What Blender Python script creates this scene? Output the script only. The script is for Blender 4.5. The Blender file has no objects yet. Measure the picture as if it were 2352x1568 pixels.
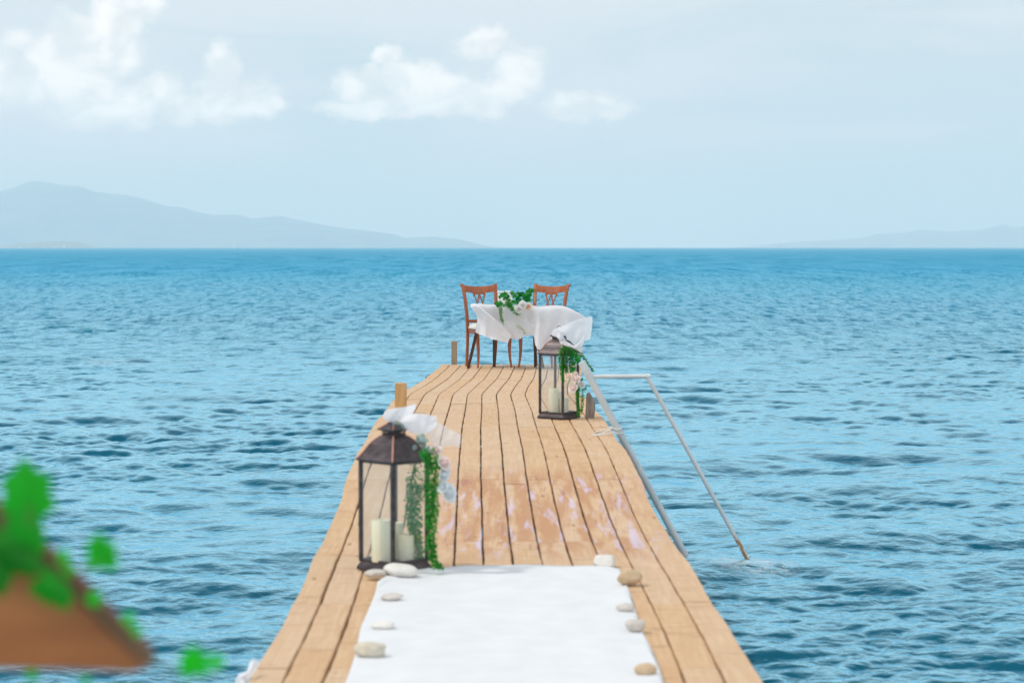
import bpy, bmesh, math, random
import numpy as np
from mathutils import Vector, Matrix, Euler

random.seed(7)
rng = np.random.default_rng(11)
S = bpy.context.scene
R = math.radians

# ------------------------------------------------------------------ camera
FD = 4900.0            # focal length in units of a 2352 px wide frame
CAM_H = 1.415          # eye height over the deck (deck level is z = 0)
SEA = -0.72            # mean water level
PITCH = math.atan(216.0 / FD)
cam_d = bpy.data.cameras.new("camera")
cam = bpy.data.objects.new("camera", cam_d)
S.collection.objects.link(cam)
cam.location = (0, 0, CAM_H)
cam.rotation_euler = (math.pi / 2 - PITCH, 0, 0)
cam_d.sensor_width = 36.0
cam_d.lens = 36.0 * FD / 2352.0
cam_d.clip_start = 0.05
cam_d.clip_end = 60000
cam_d.dof.use_dof = True
cam_d.dof.focus_distance = 23.0
cam_d.dof.aperture_fstop = 4.0
S.camera = cam

S.view_settings.view_transform = 'Standard'
S.view_settings.look = 'None'
S.view_settings.exposure = -0.18
S.view_settings.gamma = 1
S.render.engine = 'CYCLES'
S.cycles.use_denoising = True
S.cycles.max_bounces = 10
S.cycles.transparent_max_bounces = 16
S.cycles.volume_bounces = 3
S.cycles.sample_clamp_direct = 4.0
S.cycles.sample_clamp_indirect = 8.0

# ------------------------------------------------------------------ sun + sky
SUN_EL, SUN_AZ = R(56), R(-95)      # azimuth from +Y towards +X
sd = Vector((math.sin(SUN_AZ) * math.cos(SUN_EL), math.cos(SUN_AZ) * math.cos(SUN_EL), math.sin(SUN_EL)))
sun_d = bpy.data.lights.new("sun", 'SUN')
sun_d.energy = 2.1
sun_d.angle = R(4.0)
sun_d.color = (1.0, 0.96, 0.90)
sun = bpy.data.objects.new("sun", sun_d)
S.collection.objects.link(sun)
sun.rotation_euler = sd.to_track_quat('Z', 'Y').to_euler()


class NT:
    """tiny node-tree writer"""
    def __init__(self, tree):
        self.t = tree; self.n = tree.nodes; self.l = tree.links
    def new(self, typ, **kw):
        nd = self.n.new(typ)
        for k, v in kw.items():
            setattr(nd, k, v)
        return nd
    def put(self, sock, v):
        if isinstance(v, bpy.types.NodeSocket):
            self.l.new(v, sock)
        elif v is not None:
            if sock.type == 'RGBA' and not hasattr(v, '__len__'):
                v = (v, v, v, 1)
            elif sock.type == 'RGBA' and len(v) == 3:
                v = (*v, 1)
            elif sock.type == 'VECTOR' and not hasattr(v, '__len__'):
                v = (v, v, v)
            sock.default_value = v
    def m(self, op, a, b=None, c=None, clamp=False):
        nd = self.new('ShaderNodeMath', operation=op); nd.use_clamp = clamp
        self.put(nd.inputs[0], a)
        if b is not None: self.put(nd.inputs[1], b)
        if c is not None: self.put(nd.inputs[2], c)
        return nd.outputs[0]
    def vm(self, op, a, b=None):
        nd = self.new('ShaderNodeVectorMath', operation=op)
        self.put(nd.inputs[0], a)
        if b is not None: self.put(nd.inputs[1], b)
        return nd.outputs['Value'] if op in ('LENGTH', 'DOT_PRODUCT', 'DISTANCE') else nd.outputs[0]
    def mix(self, f, a, b, mode='MIX'):
        nd = self.new('ShaderNodeMix', data_type='RGBA', blend_type=mode)
        self.put(nd.inputs[0], f); self.put(nd.inputs[6], a); self.put(nd.inputs[7], b)
        return nd.outputs[2]
    def noise(self, vec, scale, detail=4, rough=0.5, dist=0.0, dims='3D'):
        nd = self.new('ShaderNodeTexNoise', noise_dimensions=dims)
        self.put(nd.inputs['Vector'], vec)
        nd.inputs['Scale'].default_value = scale
        nd.inputs['Detail'].default_value = detail
        nd.inputs['Roughness'].default_value = rough
        nd.inputs['Distortion'].default_value = dist
        return nd.outputs['Fac']
    def map(self, vec, scale=(1, 1, 1), loc=(0, 0, 0), rot=(0, 0, 0)):
        nd = self.new('ShaderNodeMapping')
        self.put(nd.inputs['Vector'], vec)
        nd.inputs['Scale'].default_value = scale
        nd.inputs['Location'].default_value = loc
        nd.inputs['Rotation'].default_value = rot
        return nd.outputs[0]
    def ss(self, v, lo, hi, a=0.0, b=1.0):
        nd = self.new('ShaderNodeMapRange', interpolation_type='SMOOTHSTEP')
        self.put(nd.inputs[0], v)
        for i, x in enumerate((lo, hi, a, b)):
            nd.inputs[1 + i].default_value = x
        return nd.outputs[0]
    def lin(self, v, lo, hi, a=0.0, b=1.0):
        nd = self.new('ShaderNodeMapRange')
        self.put(nd.inputs[0], v)
        for i, x in enumerate((lo, hi, a, b)):
            nd.inputs[1 + i].default_value = x
        return nd.outputs[0]
    def ramp(self, v, stops):
        nd = self.new('ShaderNodeValToRGB')
        self.put(nd.inputs[0], v)
        cr = nd.color_ramp
        while len(cr.elements) < len(stops):
            cr.elements.new(0.5)
        for e, (p, c) in zip(cr.elements, stops):
            e.position = p; e.color = (*c, 1)
        return nd.outputs[0]
    def sep(self, v):
        nd = self.new('ShaderNodeSeparateXYZ'); self.put(nd.inputs[0], v)
        return nd.outputs
    def comb(self, x, y, z):
        nd = self.new('ShaderNodeCombineXYZ')
        for i, v in enumerate((x, y, z)):
            self.put(nd.inputs[i], v)
        return nd.outputs[0]


W = bpy.data.worlds.new("World")
S.world = W
W.use_nodes = True
w = NT(W.node_tree)
w.n.clear()
sky = w.new('ShaderNodeTexSky', sky_type='NISHITA')
sky.sun_disc = False
sky.sun_elevation = SUN_EL
sky.sun_rotation = SUN_AZ
sky.air_density = 1.0
sky.dust_density = 0.6
sky.ozone_density = 2.0
SKY_K = 0.10
base = w.vm('MULTIPLY', sky.outputs[0], (SKY_K * 0.92, SKY_K * 1.02, SKY_K * 1.10))
d = w.sep(w.new('ShaderNodeTexCoord').outputs['Generated'])
yy = w.m('MAXIMUM', w.m('ABSOLUTE', d[1]), 0.05)
U = w.m('DIVIDE', d[0], yy)
V = w.m('DIVIDE', w.m('MAXIMUM', d[2], 0.0), yy)
uv = w.comb(w.m('MULTIPLY', U, 4.9), w.m('MULTIPLY', V, 4.9), w.m('SIGN', d[1]))
# thin high veil that thins out towards the zenith
veil = w.ss(d[2], 0.02, 0.60, 0.92, 0.60)
VEIL_C = (0.80, 0.94, 0.99)
col = w.mix(veil, base, VEIL_C)
# streaky cirrus
st = w.noise(w.map(uv, (0.55, 3.6, 1.0), (0.3, 0.0, 0)), 1.5, 6, 0.55, 0.6)
st2 = w.noise(w.map(uv, (0.8, 1.9, 1.0), (4.3, 2.0, 0)), 1.1, 5, 0.5, 0.3)
low = w.ss(w.sep(uv)[1], 0.02, 0.22)
cirr = w.m('MULTIPLY', w.ss(w.m('ADD', w.m('MULTIPLY', st, 0.6), w.m('MULTIPLY', st2, 0.4)), 0.42, 0.58), w.m('MULTIPLY', low, 0.7))
col = w.mix(cirr, col, (0.99, 1.0, 1.04))
# heaped clouds low over the horizon: places in the sky by direction
warpn = w.new('ShaderNodeTexNoise')
w.put(warpn.inputs['Vector'], uv)
warpn.inputs['Scale'].default_value = 7.5
warpn.inputs['Detail'].default_value = 7
warpn.inputs['Roughness'].default_value = 0.62
wv = w.vm('MULTIPLY', w.vm('SUBTRACT', warpn.outputs['Color'], (0.5, 0.5, 0.5)), (0.16, 0.13, 0.0))
uvw = w.vm('ADD', uv, wv)
heaps = [  # x, y, rx, ry in pixels of the 2352 wide frame, density
    (285, 30, 80, 62, 1), (215, 105, 100, 68, 1), (120, 150, 85, 55, .75), (185, 190, 95, 60, .85), (330, 212, 95, 48, 1),
    (240, 255, 130, 45, .72), (40, 205, 90, 55, .62), (45, 100, 70, 30, .45), (525, 150, 46, 52, 1), (540, 218, 100, 48, 1),
    (622, 242, 48, 28, .95), (440, 255, 110, 42, .75), (830, 190, 62, 42, 1), (965, 190, 105, 45, 1), (895, 140, 36, 28, .95),
    (920, 245, 175, 33, .9), (1085, 225, 80, 45, .85), (1105, 105, 58, 34, .8), (1200, 160, 62, 45, .8), (1150, 205, 60, 38, .8),
    (1330, 245, 98, 36, .95), (1080, 262, 80, 25, .7), (-120, 160, 160, 110, .8), (-330, 210, 150, 60, .9),
    (2760, 160, 180, 70, .8), (3100, 240, 260, 50, .7), (-900, 120, 250, 90, .8)]
acc = None
for (hx, hy, rx, ry, k) in heaps:
    c = ((hx - 1176) / 1000.0, (568 - hy) / 1000.0, 0)
    q = w.vm('MULTIPLY', w.vm('SUBTRACT', uvw, c), (1000.0 / rx, 1000.0 / ry, 0))
    v_ = w.m('MULTIPLY', w.m('SUBTRACT', 1.28, w.vm('LENGTH', q)), k)
    acc = v_ if acc is None else w.m('SMOOTH_MAX', acc, v_, 0.12)
front = w.m('GREATER_THAN', d[1], 0.0)
fine = w.noise(uv, 16.0, 6, 0.6)
cm = w.m('ADD', acc, w.m('MULTIPLY', w.m('SUBTRACT', fine, 0.5), 0.5))
cmask = w.m('MULTIPLY', w.ss(cm, -0.06, 0.66), w.m('MULTIPLY', front, 0.84))
billow = w.noise(w.map(uv, (1, 1.3, 1), (2, 1, 0)), 9.0, 5, 0.55, 0.4)
ccol = w.mix(w.ss(billow, 0.35, 0.62), (1.1, 1.09, 1.08), (1.52, 1.43, 1.34))
col = w.mix(cmask, col, ccol)
# broken cloud field higher up and all round; unseen bright fill added behind camera
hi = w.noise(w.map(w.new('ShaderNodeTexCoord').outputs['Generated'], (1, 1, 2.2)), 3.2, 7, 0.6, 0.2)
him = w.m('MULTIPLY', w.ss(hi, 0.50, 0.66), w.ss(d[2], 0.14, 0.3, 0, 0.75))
back = w.m('MULTIPLY', w.ss(d[1], 0.1, -0.5), w.ss(d[2], 0.0, 0.2, 0.5, 0.85))  # added bright bank out of view, lifts light on camera-facing sides
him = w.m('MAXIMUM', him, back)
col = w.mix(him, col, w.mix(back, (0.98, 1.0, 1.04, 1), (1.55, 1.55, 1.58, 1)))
bg = w.new('ShaderNodeBackground')
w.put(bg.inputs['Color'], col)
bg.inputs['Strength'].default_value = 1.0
wo = w.new('ShaderNodeOutputWorld')
w.l.new(bg.outputs[0], wo.inputs['Surface'])

# ------------------------------------------------------------------ pixel helpers (frame 2352 x 1568)
FWD = Vector((0, math.cos(PITCH), -math.sin(PITCH)))
UPV = Vector((0, math.sin(PITCH), math.cos(PITCH)))
CAMP = Vector((0, 0, CAM_H))


def ray(x, y):
    return FWD + Vector((1, 0, 0)) * ((x - 1176) / FD) + UPV * (-(y - 784) / FD)


def P(x, y, Y):
    r = ray(x, y)
    return CAMP + r * (Y / r.y)


def PZ(x, y, z):
    r = ray(x, y)
    return CAMP + r * ((z - CAM_H) / r.z)


def zc(ox, oy, k):
    return lambda x, y: ((ox + x * k) * 0.9408, (oy + y * k) * 0.9408)


Z1 = zc(1050, 660, 0.19133)     # crops the tracing was made in
Z2 = zc(1260, 800, 0.16584)
Z3 = zc(820, 960, 0.30603)
Z4 = zc(1380, 860, 0.35714)
Z5 = zc(0, 1020, 0.41268)


# ------------------------------------------------------------------ object helpers
COL = S.collection


def tag(o, label=None, cat=None, group=None, kind=None):
    if label: o['label'] = label
    if cat: o['category'] = cat
    if group: o['group'] = group
    if kind: o['kind'] = kind
    return o


def empty(name, loc=(0, 0, 0), rz=0, label=None, cat=None, group=None):
    o = bpy.data.objects.new(name, None)
    COL.objects.link(o)
    o.location = loc
    o.rotation_euler = (0, 0, rz)
    return tag(o, label, cat, group)


class MB:
    def __init__(self):
        self.v = []; self.f = []; self.attr = []
        self.tint = 0.5
    def add(self, verts, faces):
        b = len(self.v)
        self.v.extend([tuple(p) for p in verts])
        self.attr.extend([self.tint] * len(verts))
        self.f.extend([tuple(b + i for i in f) for f in faces])
    def box(self, c, s, M=None):
        c = Vector(c); hx, hy, hz = s[0] / 2, s[1] / 2, s[2] / 2
        vs = [Vector((x * hx, y * hy, z * hz)) for z in (-1, 1) for y in (-1, 1) for x in (-1, 1)]
        if M is not None: vs = [M @ p for p in vs]
        self.add([p + c for p in vs], [(0, 2, 3, 1), (4, 5, 7, 6), (0, 1, 5, 4), (2, 6, 7, 3), (0, 4, 6, 2), (1, 3, 7, 5)])
    def tube(self, pts, r, n=10, caps=True, flat=1.0):
        pts = [Vector(p) for p in pts]
        if not hasattr(r, '__len__'): r = [r] * len(pts)
        up = Vector((0, 0, 1))
        vs = []; prev = None
        for i, p in enumerate(pts):
            t = (pts[min(i + 1, len(pts) - 1)] - pts[max(i - 1, 0)]).normalized()
            if prev is None:
                a = t.cross(up)
                if a.length < 1e-3: a = t.cross(Vector((0, 1, 0)))
                a.normalize()
            else:
                a = (prev - t * prev.dot(t)).normalized()
            prev = a
            b = t.cross(a)
            for k in range(n):
                th = 2 * math.pi * k / n
                vs.append(p + a * (math.cos(th) * r[i]) + b * (math.sin(th) * r[i] * flat))
        fs = [(i * n + k, i * n + (k + 1) % n, (i + 1) * n + (k + 1) % n, (i + 1) * n + k)
              for i in range(len(pts) - 1) for k in range(n)]
        if caps:
            fs.append(tuple(range(n - 1, -1, -1)))
            fs.append(tuple((len(pts) - 1) * n + k for k in range(n)))
        self.add(vs, fs)
    def loft(self, secs, closed=True, caps=True):
        n = len(secs[0]); vs = [p for s in secs for p in s]
        rg = n if closed else n - 1
        fs = [(i * n + k, i * n + (k + 1) % n, (i + 1) * n + (k + 1) % n, (i + 1) * n + k)
              for i in range(len(secs) - 1) for k in range(rg)]
        if caps and closed:
            fs.append(tuple(range(n - 1, -1, -1)))
            fs.append(tuple((len(secs) - 1) * n + k for k in range(n)))
        self.add(vs, fs)
    def grid(self, rows):
        n = len(rows[0])
        self.add([p for r_ in rows for p in r_],
                 [(i * n + k, i * n + k + 1, (i + 1) * n + k + 1, (i + 1) * n + k) for i in range(len(rows) - 1) for k in range(n - 1)])
    def build(self, name, mat, parent=None, smooth=False, angle=None, bevel=None, solid=None, sub=None, origin=None):
        me = bpy.data.meshes.new(name)
        vs = self.v
        if origin is not None:
            o3 = Vector(origin); vs = [tuple(Vector(p) - o3) for p in vs]
        me.from_pydata(vs, [], self.f)
        at = me.attributes.new("tint", 'FLOAT', 'POINT')
        at.data.foreach_set('value', np.array(self.attr, dtype=np.float32))
        me.materials.append(mat)
        if smooth:
            me.polygons.foreach_set('use_smooth', [True] * len(me.polygons))
            if angle:
                try: me.set_sharp_from_angle(angle=angle)
                except Exception: pass
        me.update()
        o = bpy.data.objects.new(name, me)
        COL.objects.link(o)
        if origin is not None: o.location = origin
        if parent is not None: o.parent = parent
        if sub:
            m_ = o.modifiers.new('sub', 'SUBSURF'); m_.levels = sub; m_.render_levels = sub
        if solid:
            m_ = o.modifiers.new('solid', 'SOLIDIFY'); m_.thickness = solid; m_.offset = 0
        if bevel:
            m_ = o.modifiers.new('bevel', 'BEVEL'); m_.width = bevel; m_.segments = 2; m_.limit_method = 'ANGLE'
            m_.harden_normals = False
        return o


# ------------------------------------------------------------------ materials
def mat(name):
    m_ = bpy.data.materials.new(name)
    m_.use_nodes = True
    t = NT(m_.node_tree)
    t.n.clear()
    out = t.new('ShaderNodeOutputMaterial')
    b = t.new('ShaderNodeBsdfPrincipled')
    t.l.new(b.outputs[0], out.inputs[0])
    t.b = b; t.out = out
    t.obj = t.new('ShaderNodeTexCoord').outputs['Object']
    return m_, t


def bump(t, h, strength, dist):
    nd = t.new('ShaderNodeBump')
    nd.inputs['Strength'].default_value = strength
    nd.inputs['Distance'].default_value = dist
    t.put(nd.inputs['Height'], h)
    t.l.new(nd.outputs[0], t.b.inputs['Normal'])
    return nd


def simple(name, c1, c2, rough=0.5, scale=20, metal=0.0, bs=0.2, bd=0.002, stretch=(1, 1, 1), spec=0.5, noise_detail=5):
    m_, t = mat(name)
    v = t.map(t.obj, stretch)
    n = t.noise(v, scale, noise_detail, 0.6)
    t.put(t.b.inputs['Base Color'], t.mix(t.ss(n, 0.35, 0.65), c1, c2))
    t.b.inputs['Roughness'].default_value = rough
    t.b.inputs['Metallic'].default_value = metal
    t.b.inputs['Specular IOR Level'].default_value = spec
    if bs: bump(t, n, bs, bd)
    return m_


def cloth_mat(name, c, transl=0.35, alpha=1.0, rough=0.8, scale=160, trans_col=None):
    m_, t = mat(name)
    t.b.inputs['Roughness'].default_value = rough
    t.b.inputs['Specular IOR Level'].default_value = 0.2
    n = t.noise(t.obj, 9, 3, 0.5)
    t.put(t.b.inputs['Base Color'], t.mix(t.ss(n, .3, .7), c, tuple(x * .95 for x in c)))
    wv_ = t.noise(t.map(t.obj, (1, 1, 1)), scale, 3, 0.6)
    bump(t, wv_, 0.15, 0.001)
    tr = t.new('ShaderNodeBsdfTranslucent')
    t.put(tr.inputs[0], trans_col or c)
    ms = t.new('ShaderNodeMixShader')
    ms.inputs[0].default_value = transl
    t.l.new(t.b.outputs[0], ms.inputs[1]); t.l.new(tr.outputs[0], ms.inputs[2])
    last = ms.outputs[0]
    if alpha < 1.0:
        tp = t.new('ShaderNodeBsdfTransparent')
        m2 = t.new('ShaderNodeMixShader')
        m2.inputs[0].default_value = alpha
        t.l.new(tp.outputs[0], m2.inputs[1]); t.l.new(last, m2.inputs[2])
        last = m2.outputs[0]
    t.l.new(last, t.out.inputs[0])
    return m_


def leaf_mat(name, c1, c2, transl=0.35, tcol=None):
    m_, t = mat(name)
    a = t.new('ShaderNodeAttribute', attribute_name='tint').outputs['Fac']
    c = t.mix(a, c1, c2)
    t.put(t.b.inputs['Base Color'], c)
    t.b.inputs['Roughness'].default_value = 0.42
    t.b.inputs['Specular IOR Level'].default_value = 0.4
    tr = t.new('ShaderNodeBsdfTranslucent')
    t.put(tr.inputs[0], t.mix(0.5, c, tcol or c2))
    ms = t.new('ShaderNodeMixShader'); ms.inputs[0].default_value = transl
    t.l.new(t.b.outputs[0], ms.inputs[1]); t.l.new(tr.outputs[0], ms.inputs[2])
    t.l.new(ms.outputs[0], t.out.inputs[0])
    return m_


def wood_deck():
    m_, t = mat('deck_wood')
    a = t.new('ShaderNodeAttribute', attribute_name='tint').outputs['Fac']
    pos = t.obj
    xyz = t.sep(pos)
    # each board gets its own slice of grain
    v = t.comb(t.m('MULTIPLY', xyz[0], 22.0), t.m('MULTIPLY', xyz[1], 1.1), t.m('MULTIPLY', a, 37.0))
    grain = t.noise(v, 1.6, 8, 0.62, 1.2)
    v2 = t.comb(t.m('MULTIPLY', xyz[0], 2.4), t.m('MULTIPLY', xyz[1], 2.2), t.m('MULTIPLY', a, 91.0))
    blot = t.noise(v2, 1.4, 5, 0.55, 0.4)
    v3 = t.comb(t.m('MULTIPLY', xyz[0], 5.0), t.m('MULTIPLY', xyz[1], 26.0), t.m('MULTIPLY', a, 53.0))
    saw = t.noise(v3, 1.3, 4, 0.6, 0.2)
    c = t.mix(t.ss(grain, .3, .72), (0.54, 0.33, 0.17), (0.65, 0.445, 0.265))
    c = t.mix(t.ss(blot, .42, .70, 0, .75), c, (0.57, 0.345, 0.18))
    c = t.mix(t.ss(blot, .36, .22, 0, .6), c, (0.68, 0.57, 0.455))
    c = t.mix(t.m('MULTIPLY', t.ss(saw, .57, .66), t.ss(blot, .3, .6, .45, .95)), c, (0.42, 0.235, 0.12))
    # board to board differences
    c = t.mix(t.lin(a, 0, 1, 0.0, 0.30), c, (0.64, 0.53, 0.42))
    # knots
    vo = t.new('ShaderNodeTexVoronoi', feature='DISTANCE_TO_EDGE') if False else t.new('ShaderNodeTexVoronoi')
    t.put(vo.inputs['Vector'], t.comb(t.m('MULTIPLY', xyz[0], 7.0), t.m('MULTIPLY', xyz[1], 1.9), t.m('MULTIPLY', a, 61.0)))
    vo.inputs['Scale'].default_value = 1.0
    kn = t.ss(vo.outputs['Distance'], 0.10, 0.04, 0, 0.75)
    c = t.mix(kn, c, (0.27, 0.13, 0.06))
    # old violet-white paint left on the boards in front of the runner
    px = t.ss(t.m('ABSOLUTE', t.m('SUBTRACT', xyz[0], 0.16)), 0.66, 0.40)
    py = t.ss(t.m('ABSOLUTE', t.m('SUBTRACT', xyz[1], 11.0)), 1.75, 0.9)
    reg = t.m('MULTIPLY', px, py)
    sv = t.comb(t.m('MULTIPLY', xyz[0], 10.0), t.m('MULTIPLY', xyz[1], 1.0), t.m('MULTIPLY', a, 17.0))
    s1 = t.noise(sv, 1.25, 5, 0.6, 0.5)
    c = t.mix(t.m('MULTIPLY', reg, t.ss(s1, .40, .58, 0, .75)), c, (0.46, 0.225, 0.105))
    s2 = t.noise(t.map(sv, (1, 1, 1), (5, 3, 9)), 1.5, 4, 0.6, 0.6)
    c = t.mix(t.m('MULTIPLY', reg, t.ss(s2, .52, .68, 0, .72)), c, (0.60, 0.53, 0.68))
    s3 = t.noise(t.map(sv, (1, 1, 1), (15, 7, 1)), 1.5, 4, 0.6, 0.6)
    c = t.mix(t.m('MULTIPLY', reg, t.ss(s3, .60, .66, 0, .6)), c, (0.36, 0.16, 0.14))
    t.put(t.b.inputs['Base Color'], c)
    t.b.inputs['Roughness'].default_value = 0.72
    t.b.inputs['Specular IOR Level'].default_value = 0.3
    h = t.m('ADD', t.m('MULTIPLY', grain, 0.6), t.m('MULTIPLY', saw, 0.7))
    bump(t, h, 0.5, 0.004)
    return m_


M_DECK = wood_deck()
M_JOIST = simple('joist_wood', (0.20, 0.14, 0.09), (0.34, 0.26, 0.18), 0.85, 12, stretch=(1, .2, 3))
M_POST_A = simple('post_wood_pale', (0.36, 0.25, 0.155), (0.47, 0.35, 0.23), 0.8, 14, stretch=(3, 3, .5), bs=.5)
M_POST_B = simple('post_wood_orange', (0.50, 0.27, 0.10), (0.60, 0.36, 0.16), 0.75, 10, stretch=(3, 3, .4), bs=.4)
M_POST_C = simple('post_wood_grey', (0.20, 0.155, 0.13), (0.33, 0.27, 0.235), 0.85, 16, stretch=(4, 4, .5), bs=.6)
M_CHAIR = simple('chair_wood', (0.30, 0.070, 0.016), (0.40, 0.110, 0.027), 0.32, 9, stretch=(3, 3, .6), bs=.08, spec=.5)
M_DARKWOOD = simple('dark_table_wood', (0.045, 0.018, 0.010), (0.085, 0.033, 0.018), 0.35, 10, stretch=(3, 3, .6), bs=.08)
M_SEAT = cloth_mat('seat_cream', (0.74, 0.70, 0.62), 0.05)
M_CLOTH = cloth_mat('white_cloth', (0.94, 0.93, 0.96), 0.42)
M_TULLE = cloth_mat('white_tulle', (0.95, 0.95, 0.98), 0.5, 0.88)
M_TULLE2 = cloth_mat('thin_tulle', (0.94, 0.94, 0.98), 0.5, 0.5)
M_NET = cloth_mat('bouquet_net', (0.80, 0.84, 0.86), 0.5, 0.28)
M_RUNNER = cloth_mat('runner_cloth', (0.70, 0.71, 0.72), 0.0, scale=60)
M_NAVY = simple('dark_blue_ribbon', (0.015, 0.025, 0.06), (0.03, 0.04, 0.09), 0.35)
M_PIPE = None


def painted_pipe(name, rust_amt, k=1.0):
    m_, t = mat(name)
    n = t.noise(t.map(t.obj, (1, 1, .6)), 14, 6, .65)
    z = t.sep(t.obj)[2]
    lowz = t.ss(z, 0.0, SEA - 0.05, 0.0, 1.0)
    f = t.ss(t.m('ADD', n, t.m('MULTIPLY', lowz, rust_amt)), .66, .76)
    big = t.noise(t.map(t.obj, (1, 1, 1), (4, 4, 4)), 5, 3, .5)
    c = t.mix(t.ss(big, .4, .6), (0.76 * k, 0.79 * k, 0.80 * k), (0.66 * k, 0.71 * k, 0.73 * k))
    rc = t.mix(t.noise(t.obj, 60, 3, .5), (0.32, 0.11, 0.025), (0.42, 0.25, 0.12))
    t.put(t.b.inputs['Base Color'], t.mix(f, c, rc))
    t.put(t.b.inputs['Roughness'], t.lin(f, 0, 1, .42, .85))
    bump(t, n, .15, .002)
    return m_


M_PIPE = painted_pipe('white_painted_pipe', 0.19, 0.82)
M_POLE = painted_pipe('white_painted_pole', 0.03, 0.74)


def bronze():
    m_, t = mat('lantern_bronze')
    n = t.noise(t.obj, 26, 6, .6)
    n2 = t.noise(t.map(t.obj, (1, 1, 5)), 8, 4, .6)
    c = t.mix(t.ss(n, .35, .7), (0.034, 0.023, 0.024), (0.075, 0.052, 0.054))
    c = t.mix(t.ss(n2, .5, .7, 0, .5), c, (0.14, 0.095, 0.10))
    t.put(t.b.inputs['Base Color'], c)
    t.b.inputs['Metallic'].default_value = 0.35
    t.put(t.b.inputs['Roughness'], t.lin(n, .3, .7, .30, .44))
    t.b.inputs['Specular IOR Level'].default_value = 0.6
    bump(t, n, .1, .001)
    return m_


M_BRONZE = bronze()
M_COPPER = simple('rubbed_copper_edge', (0.42, 0.16, 0.11), (0.60, 0.30, 0.22), 0.4, 30, metal=.4, bs=.1)
M_WAX = simple('candle_wax', (0.74, 0.70, 0.50), (0.80, 0.76, 0.58), 0.5, 6, bs=.05)
M_WICK = simple('wick', (0.02, 0.02, 0.02), (0.05, 0.04, 0.03), 0.9, 50)
M_ROPE = simple('rope_white', (0.66, 0.66, 0.64), (0.80, 0.80, 0.78), 0.8, 90, bs=.5)
M_PAPER = simple('white_card', (0.74, 0.74, 0.73), (0.80, 0.80, 0.79), 0.6, 20)


def glass_mat():
    m_, t = mat('lantern_glass')
    gl = t.new('ShaderNodeBsdfGlossy'); gl.inputs['Roughness'].default_value = 0.02
    tp = t.new('ShaderNodeBsdfTransparent'); tp.inputs[0].default_value = (0.985, 0.99, 0.99, 1)
    df = t.new('ShaderNodeBsdfDiffuse'); df.inputs[0].default_value = (0.75, 0.77, 0.78, 1)
    fr = t.new('ShaderNodeFresnel'); fr.inputs[0].default_value = 1.45
    bf = t.new('ShaderNodeNewGeometry').outputs['Backfacing']
    kf = t.m('MULTIPLY', fr.outputs[0], t.m('SUBTRACT', 1.0, bf))
    m1 = t.new('ShaderNodeMixShader'); t.l.new(kf, m1.inputs[0])
    t.l.new(tp.outputs[0], m1.inputs[1]); t.l.new(gl.outputs[0], m1.inputs[2])
    n = t.noise(t.obj, 10, 4, .6)
    m2 = t.new('ShaderNodeMixShader'); t.put(m2.inputs[0], t.m('MULTIPLY', t.ss(n, .3, .75, .06, .14), t.m('SUBTRACT', 1.0, bf)))
    t.l.new(m1.outputs[0], m2.inputs[1]); t.l.new(df.outputs[0], m2.inputs[2])
    t.l.new(m2.outputs[0], t.out.inputs[0])
    return m_


M_GLASS = glass_mat()
M_IVY = leaf_mat('ivy_leaf', (0.003, 0.115, 0.020), (0.015, 0.38, 0.045), 0.4, (0.03, 0.60, 0.03))
M_FERN = leaf_mat('trailing_leaf', (0.004, 0.13, 0.016), (0.04, 0.42, 0.04), 0.4, (0.10, 0.60, 0.03))
M_PALE = leaf_mat('pale_sprig', (0.22, 0.36, 0.14), (0.55, 0.62, 0.36), 0.4)
M_EUC = leaf_mat('blue_green_leaf', (0.16, 0.25, 0.23), (0.40, 0.50, 0.47), 0.3)
M_STEM = simple('plant_stem', (0.08, 0.12, 0.03), (0.12, 0.16, 0.05), 0.7)
M_FOLI = leaf_mat('near_leaf', (0.001, 0.17, 0.003), (0.008, 0.52, 0.010), 0.45, (0.02, 0.75, 0.01))


def petal_mat(name, c1, c2):
    m_, t = mat(name)
    a = t.new('ShaderNodeAttribute', attribute_name='tint').outputs['Fac']
    c = t.mix(a, c1, c2)
    t.put(t.b.inputs['Base Color'], c)
    t.b.inputs['Roughness'].default_value = 0.6
    tr = t.new('ShaderNodeBsdfTranslucent'); t.put(tr.inputs[0], c)
    ms = t.new('ShaderNodeMixShader'); ms.inputs[0].default_value = .5
    t.l.new(t.b.outputs[0], ms.inputs[1]); t.l.new(tr.outputs[0], ms.inputs[2])
    t.l.new(ms.outputs[0], t.out.inputs[0])
    return m_


M_ROSE_W = petal_mat('rose_white', (0.86, 0.82, 0.80), (0.92, 0.92, 0.93))
M_ROSE_P = petal_mat('rose_pink', (0.94, 0.76, 0.73), (0.95, 0.88, 0.86))
M_ROSE_A = petal_mat('rose_peach', (0.94, 0.72, 0.58), (0.95, 0.86, 0.77))
M_ROSE_B = petal_mat('rose_bluewhite', (0.86, 0.89, 0.91), (0.90, 0.93, 0.94))


def stone_mat(name, c1, c2, c3):
    m_, t = mat(name)
    n = t.noise(t.obj, 16, 6, .6)
    n2 = t.noise(t.map(t.obj, (1, 1, 2), (3, 1, 2)), 45, 5, .6)
    c = t.mix(t.ss(n, .35, .65), c1, c2)
    c = t.mix(t.ss(n2, .55, .75, 0, .6), c, c3)
    t.put(t.b.inputs['Base Color'], c)
    t.b.inputs['Roughness'].default_value = 0.8
    bump(t, n2, .4, .003)
    return m_


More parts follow.
